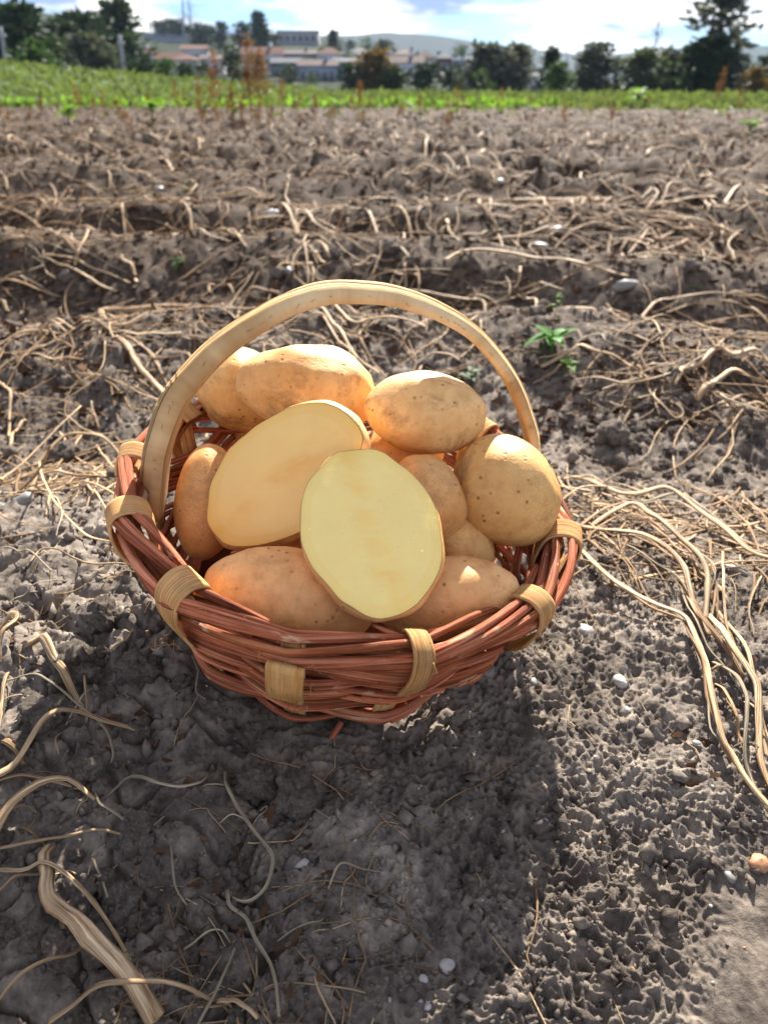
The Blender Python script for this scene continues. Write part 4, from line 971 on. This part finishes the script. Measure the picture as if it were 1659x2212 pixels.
# ------------------------------------------------------------------ small green plants
PLANT = m_leaf('potato_leaf', (.10, .25, .045), .35, .3); PLANTD = m_leaf('dull_leaf', (.06, .10, .03), .3, .3)
def leafmesh(p, d, l, w, nrm, curl=.3):
    d = np.asarray(d, float); d /= np.linalg.norm(d); s = np.cross(nrm, d); s /= np.linalg.norm(s); u = np.cross(d, s)
    V = []; Q = []
    for i in range(7):
        t = i/6; ww = w*math.sin(math.pi*min(1, .06+t*.94)**.8)*.5; c = p+d*l*t-u*curl*l*t*t
        V += [c-s*ww+u*ww*.35, c-u*0., c+s*ww+u*ww*.35]
    for i in range(6): b = i*3; Q += [[b, b+1, b+4, b+3], [b+1, b+2, b+5, b+4]]
    return np.array(V), np.array(Q)
def plant(px, py, wpx, hpx, label, nleaf, mat, seed, group=None):
    g = on_ground(px, py); g.z = gz(g.x, g.y)-.002; dep = g.y*CP+(CAMZ-g.z)*SP; k = dep/F; rr = np.random.default_rng(seed)
    r = empty('green_plant', g, label, 'plant', group); H_ = hpx*k; W_ = wpx*k
    V, Q, U = tube(catmull([(0, 0, 0), (H_*.05, 0, H_*.4), (0, H_*.04, H_*.75)], 8), np.linspace(.03, .018, 8)*W_, 6, seed=seed); build('stalk', V, Q, mat, r, U, world=False)
    for i in range(nleaf):
        a = i*2.4+rr.normal()*.3; el = rr.uniform(.0, .7); d = np.array([math.cos(a)*math.cos(el), math.sin(a)*math.cos(el), math.sin(el)])
        p = np.array([0, 0, H_*rr.uniform(.35, .75)]); l = W_*rr.uniform(.38, .62)
        V, Q = leafmesh(p, d, l, l*.55, np.array([0, 0, 1.]), rr.uniform(.1, .5)); build('leaf', V, Q, mat, r, world=False)
    return r
plant(1188, 772, 100, 62, 'potato seedling with blue-green leaflets right of the handle', 9, PLANT, 1)
plant(1196, 694, 42, 60, 'small upright yellow-green sprout behind the seedling', 4, LEAFB, 2)
plant(1015, 838, 60, 52, 'dull grey-green seedling just behind the topmost potato', 8, PLANTD, 3)
plant(1225, 812, 60, 26, 'flattened yellowish plant below the blue-green seedling', 5, LEAFB, 4)
plant(385, 606, 44, 52, 'small feathery weed on the soil left of the handle top', 7, PLANTD, 5)
plant(402, 418, 26, 18, 'tiny bright leaf pair by the flat white stone far left', 3, LEAFB, 6)
plant(152, 276, 64, 34, 'bright green plant far back at the left, in bare soil', 12, LEAFB, 7)
plant(330, 268, 70, 46, 'green plant among rusty weeds left of the tall stalks', 12, LEAFB, 8)
plant(522, 262, 60, 36, 'low green plant at the foot of the tall rusty weeds', 10, LEAFB, 9)
plant(1617, 292, 46, 32, 'bright round-topped plant far back at the right edge', 12, LEAFB, 10)
plant(985, 256, 46, 24, 'green tuft in the far soil right of the middle', 8, LEAFB, 11)
plant(730, 246, 46, 22, 'green tuft in the far soil near the middle, below the town', 8, LEAFB, 12)
plant(1375, 236, 60, 40, 'green tuft at the field edge below the right trees', 10, LEAFB, 13)
plant(1495, 640, 22, 16, 'speck of green leaf beside the long pale stems at right', 3, LEAFB, 14)
# ------------------------------------------------------------------ rusty dock weeds
RUST = m_leaf('rusty_seed', (.17, .075, .033), .35, .45, .7); RUSTD = m_stick('rusty_stalk', (.07, .03, .015), (.20, .085, .035), (.32, .16, .07), .7)
def dock(px, ptop, pbase, label, seed, nst=1, group=None, dens=1.):
    g = on_ground(px, pbase, 18); g.z = gz(g.x, g.y); top = at_dist(px, ptop, g.y); H_ = max(.12, top.z-g.z); rr = np.random.default_rng(seed)
    r = empty('rusty_weed', g, label, 'weed', group)
    for s in range(nst):
        h = H_*(1 if s == 0 else rr.uniform(.45, .9)); off = np.array([rr.normal()*.10, rr.normal()*.08, 0])*(s > 0)*H_/.6; ln = rr.normal(size=2)*.09*h
        P = catmull([off, off+[ln[0]*.4, ln[1]*.4, h*.5], off+[ln[0], ln[1], h]], 14)
        V, Q, U = tube(P, np.linspace(.0045, .0018, 14)*(.6+H_), 5, seed=seed+s); build('stalk', V, Q, RUSTD, r, U, world=False)
        n = int(330*dens*(h/.5)); t = rr.uniform(.35, 1, n)**.8; idx = (t*13).astype(int)
        br = rr.normal(size=(n, 3))*.045*(h/.5)*(1.25-t)[:, None]*[1, 1, .6]
        c = P[idx]+br+np.round(rr.uniform(0, 5, n))[:, None]*0
        cl = (np.sin(t*37+seed) > -.35); c = c[cl]
        V, Q = leaf_cloud(c, rr.uniform(.014, .038, len(c))*(.7+H_*.6), rr, .4); o = build('seed_cluster', V, Q, RUST, r, smooth=False, world=False); o['kind'] = 'stuff'
    return r
dock(545, 62, 268, 'tallest rusty brown weed stalks rising in front of the town', 1, 4, dens=1.2)
dock(483, 98, 262, 'tall rusty weed left of the tallest stalks', 2, 2)
dock(1546, 142, 232, 'branched rust-red weed in front of the tall right tree', 3, 2, dens=1.3)
dock(320, 205, 262, 'dark red-brown dried weed with a green plant at its foot', 4, 2)
rg = np.random.default_rng(3)
for k, (px, pt, pb) in enumerate([(772,170,268),(765,208,262),(1084,188,248),(985,186,262),(1142,205,245),(1300,196,240),(1398,200,238),(1585,190,250),(1255,215,246),(436,160,256),(392,175,262),(460,190,272),(505,180,280),(610,165,262),(640,200,258),(560,205,285),(230,195,262),(180,178,258),(95,205,260),(8,210,272),(530,215,290),(680,205,262),(470,220,292),(1315,225,262),(905,200,252),(590,225,280),(440,215,300),(280,215,300)]+[(float(x), float(b-t), float(b)) for x, b, t in zip(rg.uniform(20, 1640, 30), rg.uniform(240, 300, 30), rg.uniform(18, 60, 30))]):
    dock(px, pt, pb, 'slender rusty weed standing along the far soil and green field edge', 20+k, 1 if k % 3 else 2, 'slender rusty weeds along the field edge', 1.)

# ------------------------------------------------------------------ trees
BARK = m_simple('bark', (.055, .045, .035), .9, 3, .4, .1)
LEAF = {'dark': m_leaf('dark_foliage', (.022, .040, .016), .25, .5, .6), 'mid': m_leaf('mid_foliage', (.040, .075, .020), .3, .45, .6), 'olive': m_leaf('olive_foliage', (.070, .085, .045), .3, .4, .6),
        'grey': m_leaf('grey_foliage', (.075, .080, .065), .25, .4, .7), 'rust': m_leaf('autumn_foliage', (.12, .075, .025), .35, .4, .6)}
def tree(name, px, ptop, pbot, wpx, dist, col, label, seed, nl=900, shape='round', group=None, fill=.9):
    rr = np.random.default_rng(seed); top = at_dist(px, ptop, dist); bot = at_dist(px, pbot, dist); gzv = float(land(np.array([top.x]), np.array([dist]))[0]) if dist > 47 else float(ground_low(np.array([top.x]), np.array([float(dist)]))[0])
    zb = min(bot.z, max(gzv, bot.z-3)) if dist > 150 else min(bot.z, gzv)
    H_ = top.z-zb; W_ = wpx*1.15*dist/F; nl = int(nl*1.7)
    r = empty(name, (top.x, dist, zb), label, 'tree' if name.endswith('tree') else 'bush', group)
    b = Bag(); lean = rr.normal()*.03*H_
    V, Q, U = tube(catmull([(0, 0, -.3), (lean*.5, 0, H_*.4), (lean, 0, H_*.86)], 10), np.linspace(.035, .006, 10)*min(H_, W_*2.2), 7, seed=seed); b.add(V, Q, U)
    if shape == 'cypress': nb = 10
    else: nb = 12
    C = []
    cz0 = .04 if shape in ('bush', 'round') else (.28 if shape == 'tall' else .1)
    for k in range(nb):
        t = (k+.5)/nb; z = H_*(cz0+(.97-cz0)*t)
        if shape == 'cypress': env = W_*.5*(1-t)**.55*1.0
        elif shape == 'tall': env = W_*.5*(.6+.4*math.sin(math.pi*min(1, t*1.1)))
        else: env = W_*.5*math.sqrt(max(.05, 1-((t-.42)/.62)**2))
        a = rr.uniform(0, 6.28); q = env*rr.uniform(.1, .62)*(0 if shape == 'cypress' else 1)
        c = np.array([math.cos(a)*q+lean*t, math.sin(a)*q, z]); rad = max(env-q*.9, W_*.14)*rr.uniform(.75, 1.05)
        C.append((c, rad))
        st = np.array([lean*t*.6, 0, max(.1, z-rad*1.2-.1*H_)])
        V, Q, U = tube(catmull([st, (st+c)/2+[0, 0, .03*H_], c], 6), np.linspace(.012, .004, 6)*H_*.7, 5, seed=seed+k); b.add(V, Q, U)
    b.make('trunk', BARK, r, world=False)
    P = []
    for c, rad in C:
        m_ = int(nl/nb); d = rr.normal(size=(m_, 3)); d /= np.linalg.norm(d, axis=1, keepdims=True)
        vert = .8 if shape != 'cypress' else 1.1
        q = c+d*(rad*rr.uniform(.35, 1.0, (m_, 1))**.7)*[1, 1, vert]*(1+.15*rr.normal(size=(m_, 1)))
        P.append(q)
    P = np.vstack(P); P[:, 2] = np.clip(P[:, 2], .02*H_, H_*1.02)
    keep = rr.random(len(P)) < fill; P = P[keep]
    V, Q = leaf_cloud(P, rr.uniform(.10, .24, len(P))*max(W_, .45*H_)*.75, rr, .2)
    build('crown', V, Q, LEAF[col], r, smooth=False, world=False)
    return r
tl = [('tree',18,22,160,120,72,'dark','dark tall tree at the left edge of the picture',1500,'tall'),
 ('tree',75,72,150,100,76,'dark','dark spreading tree second from the left edge',1200,'round'),
 ('tree',112,52,150,95,82,'dark','dark tree with a domed top between the left trees',1200,'round'),
 ('tree',165,38,150,112,88,'dark','wide dark tree left of the big round one',1400,'round'),
 ('tree',252,12,130,90,105,'dark','big round-headed dark tree on the left, tallest of its row',1500,'round'),
 ('bush',85,88,140,70,62,'mid','fresh green bush in front of the left dark trees',900,'bush'),
 ('bush',50,112,142,80,58,'mid','low green hedge bush near the left edge',800,'bush'),
 ('bush',188,78,158,88,60,'grey','grey-green rounded bush at the foot of the wide dark tree',1300,'bush'),
 ('bush',255,125,160,70,72,'dark','dark low bush beside the leaning pole',700,'bush'),
 ('bush',305,128,162,70,74,'dark','low dark bush right of the leaning pole',700,'bush'),
 ('bush',355,135,163,70,74,'mid','low green bush below the orange roofs',700,'bush'),
 ('bush',395,140,165,60,74,'dark','small dark bush below the cream house',600,'bush'),
 ('tree',345,48,85,44,300,'grey','small tree on the skyline above the grey hall',600,'round'),
 ('tree',372,44,84,50,300,'dark','rounded tree on the skyline, second above the grey hall',700,'round'),
 ('tree',400,58,86,40,300,'dark','small dark tree on the skyline beside the mast',500,'round'),
 ('tree',432,56,92,48,290,'dark','dark tree on the skyline right of the mast',700,'round'),
 ('bush',438,132,166,42,80,'dark','dark round bush beside the white gable house',600,'bush'),
 ('tree',470,48,110,42,240,'dark','thin dark tree left of the cypress clump',600,'tall'),
 ('tree',524,50,120,46,240,'dark','dark tree just left of the broad cypress',700,'round'),
 ('tree',560,28,120,56,235,'dark','broad black-green cypress in the middle of the skyline',1300,'cypress'),
 ('tree',592,72,120,30,235,'dark','small tree at the right foot of the broad cypress',400,'round'),
 ('bush',500,102,168,54,82,'dark','dark bush behind the tallest rusty weeds',800,'bush'),
 ('bush',552,112,168,46,82,'mid','green bush behind the tallest rusty weeds, right one',700,'bush'),
 ('bush',628,136,172,34,84,'dark','narrow dark bush below the square block',500,'bush'),
 ('tree',720,68,118,40,250,'dark','dark spired conifer right of the square block',700,'cypress'),
 ('tree',757,88,116,28,280,'dark','little tree between the spired conifer and the far houses',300,'round'),
 ('tree',790,82,112,30,280,'mid','little lighter tree on the town skyline',300,'round'),
 ('tree',830,90,114,46,270,'dark','dark flat-topped tree on the town skyline at right',500,'round'),
 ('bush',806,116,180,90,86,'rust','large yellow-brown bush in front of the middle of the town',1300,'bush'),
 ('bush',762,142,180,60,84,'dark','dark bush at the left foot of the yellow-brown bush',700,'bush'),
 ('bush',855,152,182,70,84,'dark','dark low bush at the right foot of the yellow-brown bush',700,'bush'),
 ('bush',922,136,184,66,88,'dark','dark bush below the brown hip roofs',800,'bush'),
 ('bush',975,150,186,60,88,'dark','low dark bush left of the right tree belt',600,'bush'),
 ('tree',1060,104,190,105,78,'grey','broad grey-green tree starting the right tree belt',1600,'bush'),
 ('tree',1112,104,190,90,80,'grey','grey-brown tree second in the right tree belt',1400,'bush'),
 ('tree',1142,98,186,42,84,'grey','narrow thin-leaved tree in the right tree belt',500,'tall'),
 ('bush',1046,150,188,46,70,'mid','olive-green bush at the foot of the broad grey-green tree',600,'bush'),
 ('tree',1197,106,190,70,78,'dark','dark pointed tree in the middle of the right belt',1000,'cypress'),
 ('bush',1210,140,190,66,66,'mid','green bush pair below the dark pointed tree',900,'bush'),
 ('tree',1290,102,196,92,74,'grey','rounded grey-green tree in the right belt',1500,'bush'),
 ('tree',1338,128,194,30,72,'dark','slim dark cypress in the right belt',400,'cypress'),
 ('tree',1395,112,198,92,72,'olive','pale olive tree left of the tall tree',1400,'bush'),
 ('tree',1445,112,200,92,74,'grey','bushy tree close to the left of the tall tree',1400,'bush'),
 ('bush',1488,120,202,70,70,'dark','dark bush against the left side of the tall tree',900,'bush'),
 ('tree',1556,-30,206,138,64,'grey','tall open-crowned tree at the right, highest in the picture',1900,'tall'),
 ('bush',1540,88,208,105,62,'dark','dense dark ivy-like growth round the foot of the tall tree',1700,'bush'),
 ('bush',1590,105,208,76,63,'grey','grey bush at the right foot of the tall tree',1000,'bush'),
 ('bush',1635,150,208,66,56,'rust','orange-brown bush near the right edge',900,'bush'),
 ('bush',1660,122,200,60,66,'dark','dark bush cut by the right edge',800,'bush')]
for k, (kind, px, a, b_, w, d, c, lab, nl, sh) in enumerate(tl):
    w = w*1.25 if px < 260 else w
    tree('broadleaf_tree' if kind == 'tree' and sh != 'cypress' else ('conifer_tree' if kind == 'tree' else 'bush'), px, a, b_, w, d, c, lab, 100+k, nl, sh, 'trees and bushes beyond the field', .30 if 'open-crowned' in lab else .95)
rg = np.random.default_rng(77)
for k in range(60):
    px = rg.uniform(225, 1010); pb = rg.uniform(122, 176); d = float(np.interp(pb, [120, 176], [275, 150])); h = rg.uniform(14, 30); w = rg.uniform(18, 40)
    tree('garden_tree', px, pb-h, pb+4, w, d, 'dark' if rg.random() < .75 else 'mid', 'small dark garden tree between the houses of the town', 400+k, 260, 'bush', 'garden trees in the town')
def bare_tree(px, ptop, pbot, wpx, dist, label, seed, leaves=0):
    rr = np.random.default_rng(seed); top = at_dist(px, ptop, dist); bot = at_dist(px, pbot, dist); H_ = top.z-bot.z; W_ = wpx*dist/F
    r = empty('bare_tree', bot, label, 'tree'); b = Bag()
    V, Q, U = tube(catmull([(0, 0, -1), (.02*W_, 0, H_*.5), (0, 0, H_)], 9), np.linspace(.02, .004, 9)*H_, 6, seed=seed); b.add(V, Q, U)
    for k in range(34):
        t = rr.uniform(.25, .95); a = rr.uniform(0, 6.28); l = W_*.5*(1.15-t)*rr.uniform(.6, 1.1); s = np.array([0, 0, H_*t])
        d = np.array([math.cos(a), math.sin(a), rr.uniform(.7, 1.5)]); V, Q, U = tube(catmull([s, s+d*l*.5+rr.normal(size=3)*.05*l, s+d*l+[0, 0, l*.2]], 6), np.linspace(.006, .0015, 6)*H_, 4, seed=k); b.add(V, Q, U)
    b.make('branches', BARK, r, world=False)
bare_tree(1410, 40, 125, 60, 90, 'leafless tree with thin upright twigs behind the right belt', 5)
bare_tree(415, -5, 75, 34, 310, 'faint leafless poplar on the skyline beside the mast', 6)

# ------------------------------------------------------------------ poles
CONC = m_simple('concrete_pole', (.33, .33, .34), .8, 4, .25)
def pole(p0, p1, dist, r, label, arm=False):
    a, b = at_dist(*p0, dist), at_dist(*p1, dist); e = empty('utility_pole', a, label, 'pole')
    V, Q, U = tube(np.linspace([0, 0, -1], np.array(b-a), 6), np.linspace(r*1.25, r*.8, 6), 8); build('shaft', V, Q, CONC, e, U, world=False)
    V, Q = box(np.array(b-a)-[0, 0, .5], (r*9 if arm else r*3, r*1.2, r*1.2)); build('crossarm', V, Q, CONC, e, smooth=False, world=False)
pole((268, 160), (259, 75), 64, .16, 'leaning pale concrete pole among the left bushes')
pole((14, 142), (2, 58), 62, .15, 'grey pole at the left edge in front of the dark trees')
pole((397, 70), (394, -30), 290, .30, 'tall thin mast on the town skyline')
pole((1226, 150), (1226, 52), 95, .05, 'very thin pole standing above the right tree belt')
pole((744, 112), (746, 88), 270, .35, 'short chimney-like post on the town skyline')

# ------------------------------------------------------------------ town
_wm = {}
def wm(c, kind='wall'):
    if (c, kind) not in _wm: _wm[(c, kind)] = m_simple(f'{kind}_{len(_wm)}', c, .85, .35 if kind == 'wall' else 1.2, .18, .2)
    return _wm[(c, kind)]
GLASS = M('window_glass', .25, .5); GLASS.color((.05, .06, .08)); GLASS = GLASS.m
FRAME = wm((.30, .30, .30), 'frame')
WHITE, CREAM, GREY, BLUE, DARK, BEIGE = (.46, .48, .52), (.32, .29, .26), (.17, .19, .23), (.20, .25, .34), (.07, .08, .11), (.25, .25, .27)
TILE, TILEB, SLATE = (.135, .058, .036), (.085, .05, .04), (.075, .075, .09)
def house(x0, x1, yr, ye, yb, dist, wall, roof, label, kind='gable', win=3, depth=.8, rows=1):
    """x0,x1 side edges, yr ridge, ye eaves, yb foot in picture units at that distance"""
    xm = (x0+x1)/2; k = dist/F; Wd = (x1-x0)*k; a = at_dist(xm, ye, dist); zr = at_dist(xm, yr, dist).z-a.z; zb = a.z-at_dist(xm, yb, dist).z; D_ = max(5., Wd*depth)
    gzv = float(land(np.array([a.x]), np.array([float(dist)]))[0]); zb = max(zb, min(a.z-gzv, zb+4))+.5
    r = empty('house', (a.x, dist+D_/2, a.z-zb), label, 'house', 'houses of the town on the slope')
    V, Q = box((0, 0, zb/2), (Wd, D_, zb)); build('wall', V, Q, wm(wall), r, smooth=False, world=False)
    o_ = .35; w2, d2 = Wd/2+o_, D_/2+o_
    if kind == 'flat':
        V, Q = box((0, 0, zb+.15), (Wd+.3, D_+.3, .3)); build('roof', V, Q, wm(roof, 'roof'), r, smooth=False, world=False)
    else:
        if kind == 'hip': rx = max(.2, w2-min(w2, d2)*.9)
        elif kind == 'gable': rx = w2
        if kind == 'front':
            V = np.array([(-w2, -d2, 0), (w2, -d2, 0), (w2, d2, 0), (-w2, d2, 0), (0, -d2, zr), (0, d2, zr)])
        else: V = np.array([(-w2, -d2, 0), (w2, -d2, 0), (w2, d2, 0), (-w2, d2, 0), (-rx, 0, zr), (rx, 0, zr)])
        Fc = [[0, 1, 5, 4], [2, 3, 4, 5], [1, 2, 5], [3, 0, 4], [3, 2, 1, 0]] if kind != 'front' else [[0, 4, 5, 3], [1, 2, 5, 4], [0, 1, 4], [2, 3, 5], [3, 2, 1, 0]]
        ro = build('roof', V+[0, 0, zb+.02], Fc, wm(roof, 'roof'), r, smooth=False, world=False)
        if Wd > 7: 
            V, Q = box((Wd*.22, 0, zb+zr*.8+.3), (.7, .7, zr*.6+.8)); build('chimney', V, Q, wm(wall), ro, smooth=False, world=False)
    hgt = min(zb, 3.0*rows+.6)
    for q in range(rows):
        for i in range(win):
            x = (i-(win-1)/2)*Wd/max(win, 1)*.92; z = zb-1.7-2.8*q
            if z < .6: continue
            V, Q = box((x, -D_/2-.03, z), (min(1.3, Wd/win*.5)+.25, .10, 1.65)); f = build('window', V, Q, FRAME, r, smooth=False, world=False)
            V, Q = box((x, -D_/2-.07, z), (min(1.3, Wd/win*.5), .08, 1.4)); build('pane', V, Q, GLASS, f, smooth=False, world=False)
    return r
hs = [(290,320,80,82,100,300,WHITE,SLATE,'small white walled building left of the grey hall','flat',1,.8,1),
 (321,398,70,92,108,295,GREY,GREY,'long grey hall with a pale pitched roof on the upper slope','gable',4,.4,1),
 (274,326,104,116,142,225,CREAM,TILE,'house with a long orange roof behind the leaning pole','gable',3,.7,1),
 (312,340,113,118,132,215,WHITE,TILE,'little white house front under the orange roofs','front',1,.9,1),
 (340,388,112,128,150,205,BLUE,TILE,'bluish house with a broad orange tiled roof','gable',3,.7,1),
 (374,418,117,129,150,200,CREAM,TILE,'cream house with tan orange roof, left of the white gable house','hip',3,.8,1),
 (395,440,96,106,116,245,WHITE,TILE,'white house with small orange roof higher on the slope','gable',3,.7,1),
 (436,474,118,127,162,180,WHITE,TILEB,'bright white tall-fronted house beside the rusty weeds','gable',2,.8,2),
 (528,600,100,118,132,200,WHITE,TILE,'wide white house with orange roof behind the tallest weeds','gable',5,.6,1),
 (604,680,62,68,112,290,BEIGE,GREY,'large square beige-grey apartment block on the skyline','flat',6,.6,3),
 (612,676,108,116,126,240,GREY,TILEB,'row house with brown roof below the apartment block','gable',4,.6,1),
 (688,734,101,117,132,235,WHITE,TILE,'white house with orange hip roof right of the apartment block','hip',3,.9,1),
 (590,642,124,136,162,185,DARK,SLATE,'dark slate-coloured house low in the middle of the town','gable',3,.7,1),
 (650,722,128,142,172,175,BLUE,TILEB,'grey-blue house with long reddish roof low in the town','gable',5,.6,1),
 (726,778,124,134,174,178,GREY,SLATE,'grey house with dark roof left of the yellow-brown bush','gable',3,.7,2),
 (756,796,104,112,124,250,BLUE,SLATE,'bluish house on the upper slope with slate roof','hip',2,.8,1),
 (810,846,103,108,126,255,WHITE,TILE,'white and orange house on the skyline left of the hip roofs','front',2,.8,1),
 (834,908,120,136,162,185,WHITE,TILEB,'long white house with brown roof right of the yellow-brown bush','gable',5,.6,1),
 (852,902,106,118,130,240,CREAM,TILEB,'pale house with brown hip roof on the right of the town','hip',3,.9,1),
 (904,936,108,124,148,215,CREAM,TILEB,'brown house with pointed hip roof at the right end of the town','hip',2,.9,1),
 (946,974,112,126,160,205,TILEB,SLATE,'narrow brownish house with a small peaked roof','hip',1,1.,1),
 (966,1030,122,130,160,260,BLUE,BLUE,'long light blue shed at the right end of the town','gable',4,.4,1),
 (1142,1180,158,164,186,110,WHITE,GREY,'little white building between the trees of the right belt','gable',1,.8,1),
 (500,540,108,116,128,270,CREAM,TILE,'orange roofed house half hidden by dark trees left of the cypress','gable',2,.8,1),
 (218,262,100,108,128,190,BEIGE,TILEB,'small grey house behind the leaning pole and dark trees','hip',2,.8,1),
 (700,770,112,120,134,245,GREY,SLATE,'grey row of houses behind the orange hip roof','gable',4,.6,1)]
for h in hs: house(*h)
# ------------------------------------------------------------------ far hills and air
HILL = m_simple('far_hills', (.012, .024, .022), .95, .003, .3, .05)
def ridge(dist, base, tops, seed):
    px = np.linspace(-700, 2400, 120); t = np.interp(px, [p for p, _ in tops], [q for _, q in tops])+2.0*perlin(px*.03, px*0+seed, seed)+1.2*perlin(px*.09, px*0+seed, seed+1)
    X = (px-829.5)/F*dist; Zt = (187-t)/F*dist/1.0
    V = []
    for f, dy in ((0, -dist*.25), (.55, -dist*.12), (1, 0), (.6, dist*.15), (0, dist*.3)):
        V.append(np.stack([X*(1+dy/dist), np.full_like(X, dist+dy), Zt*f*(1+dy/dist*.5)-6], 1))
    V = np.vstack(V); k = len(px); i = np.arange(4)[:, None]; j = np.arange(k-1)[None]
    Q = np.stack([i*k+j, i*k+j+1, (i+1)*k+j+1, (i+1)*k+j], -1).reshape(-1, 4)
    build('hills', V, Q, HILL)['kind'] = 'structure'
ridge(1500, 0, [(-700,110),(0,112),(300,105),(560,98),(760,98),(830,92),(930,98),(1050,114),(1200,128),(1330,124),(1500,112),(1659,120),(2400,110)], 3)
HZ = bpy.data.materials.new('haze'); HZ.use_nodes = True; ht = HZ.node_tree; ht.nodes.clear()
ho = ht.nodes.new('ShaderNodeOutputMaterial'); pv = ht.nodes.new('ShaderNodeVolumePrincipled')
pv.inputs['Color'].default_value = (.60, .78, 1, 1); pv.inputs['Density'].default_value = 1.5e-4; pv.inputs['Anisotropy'].default_value = 0.0
ht.links.new(pv.outputs[0], ho.inputs['Volume'])
V, Q = box((0, 1400, 43), (7000, 3000, 98)); hz = build('haze', V, Q, HZ, smooth=False); tag(hz, kind='stuff')
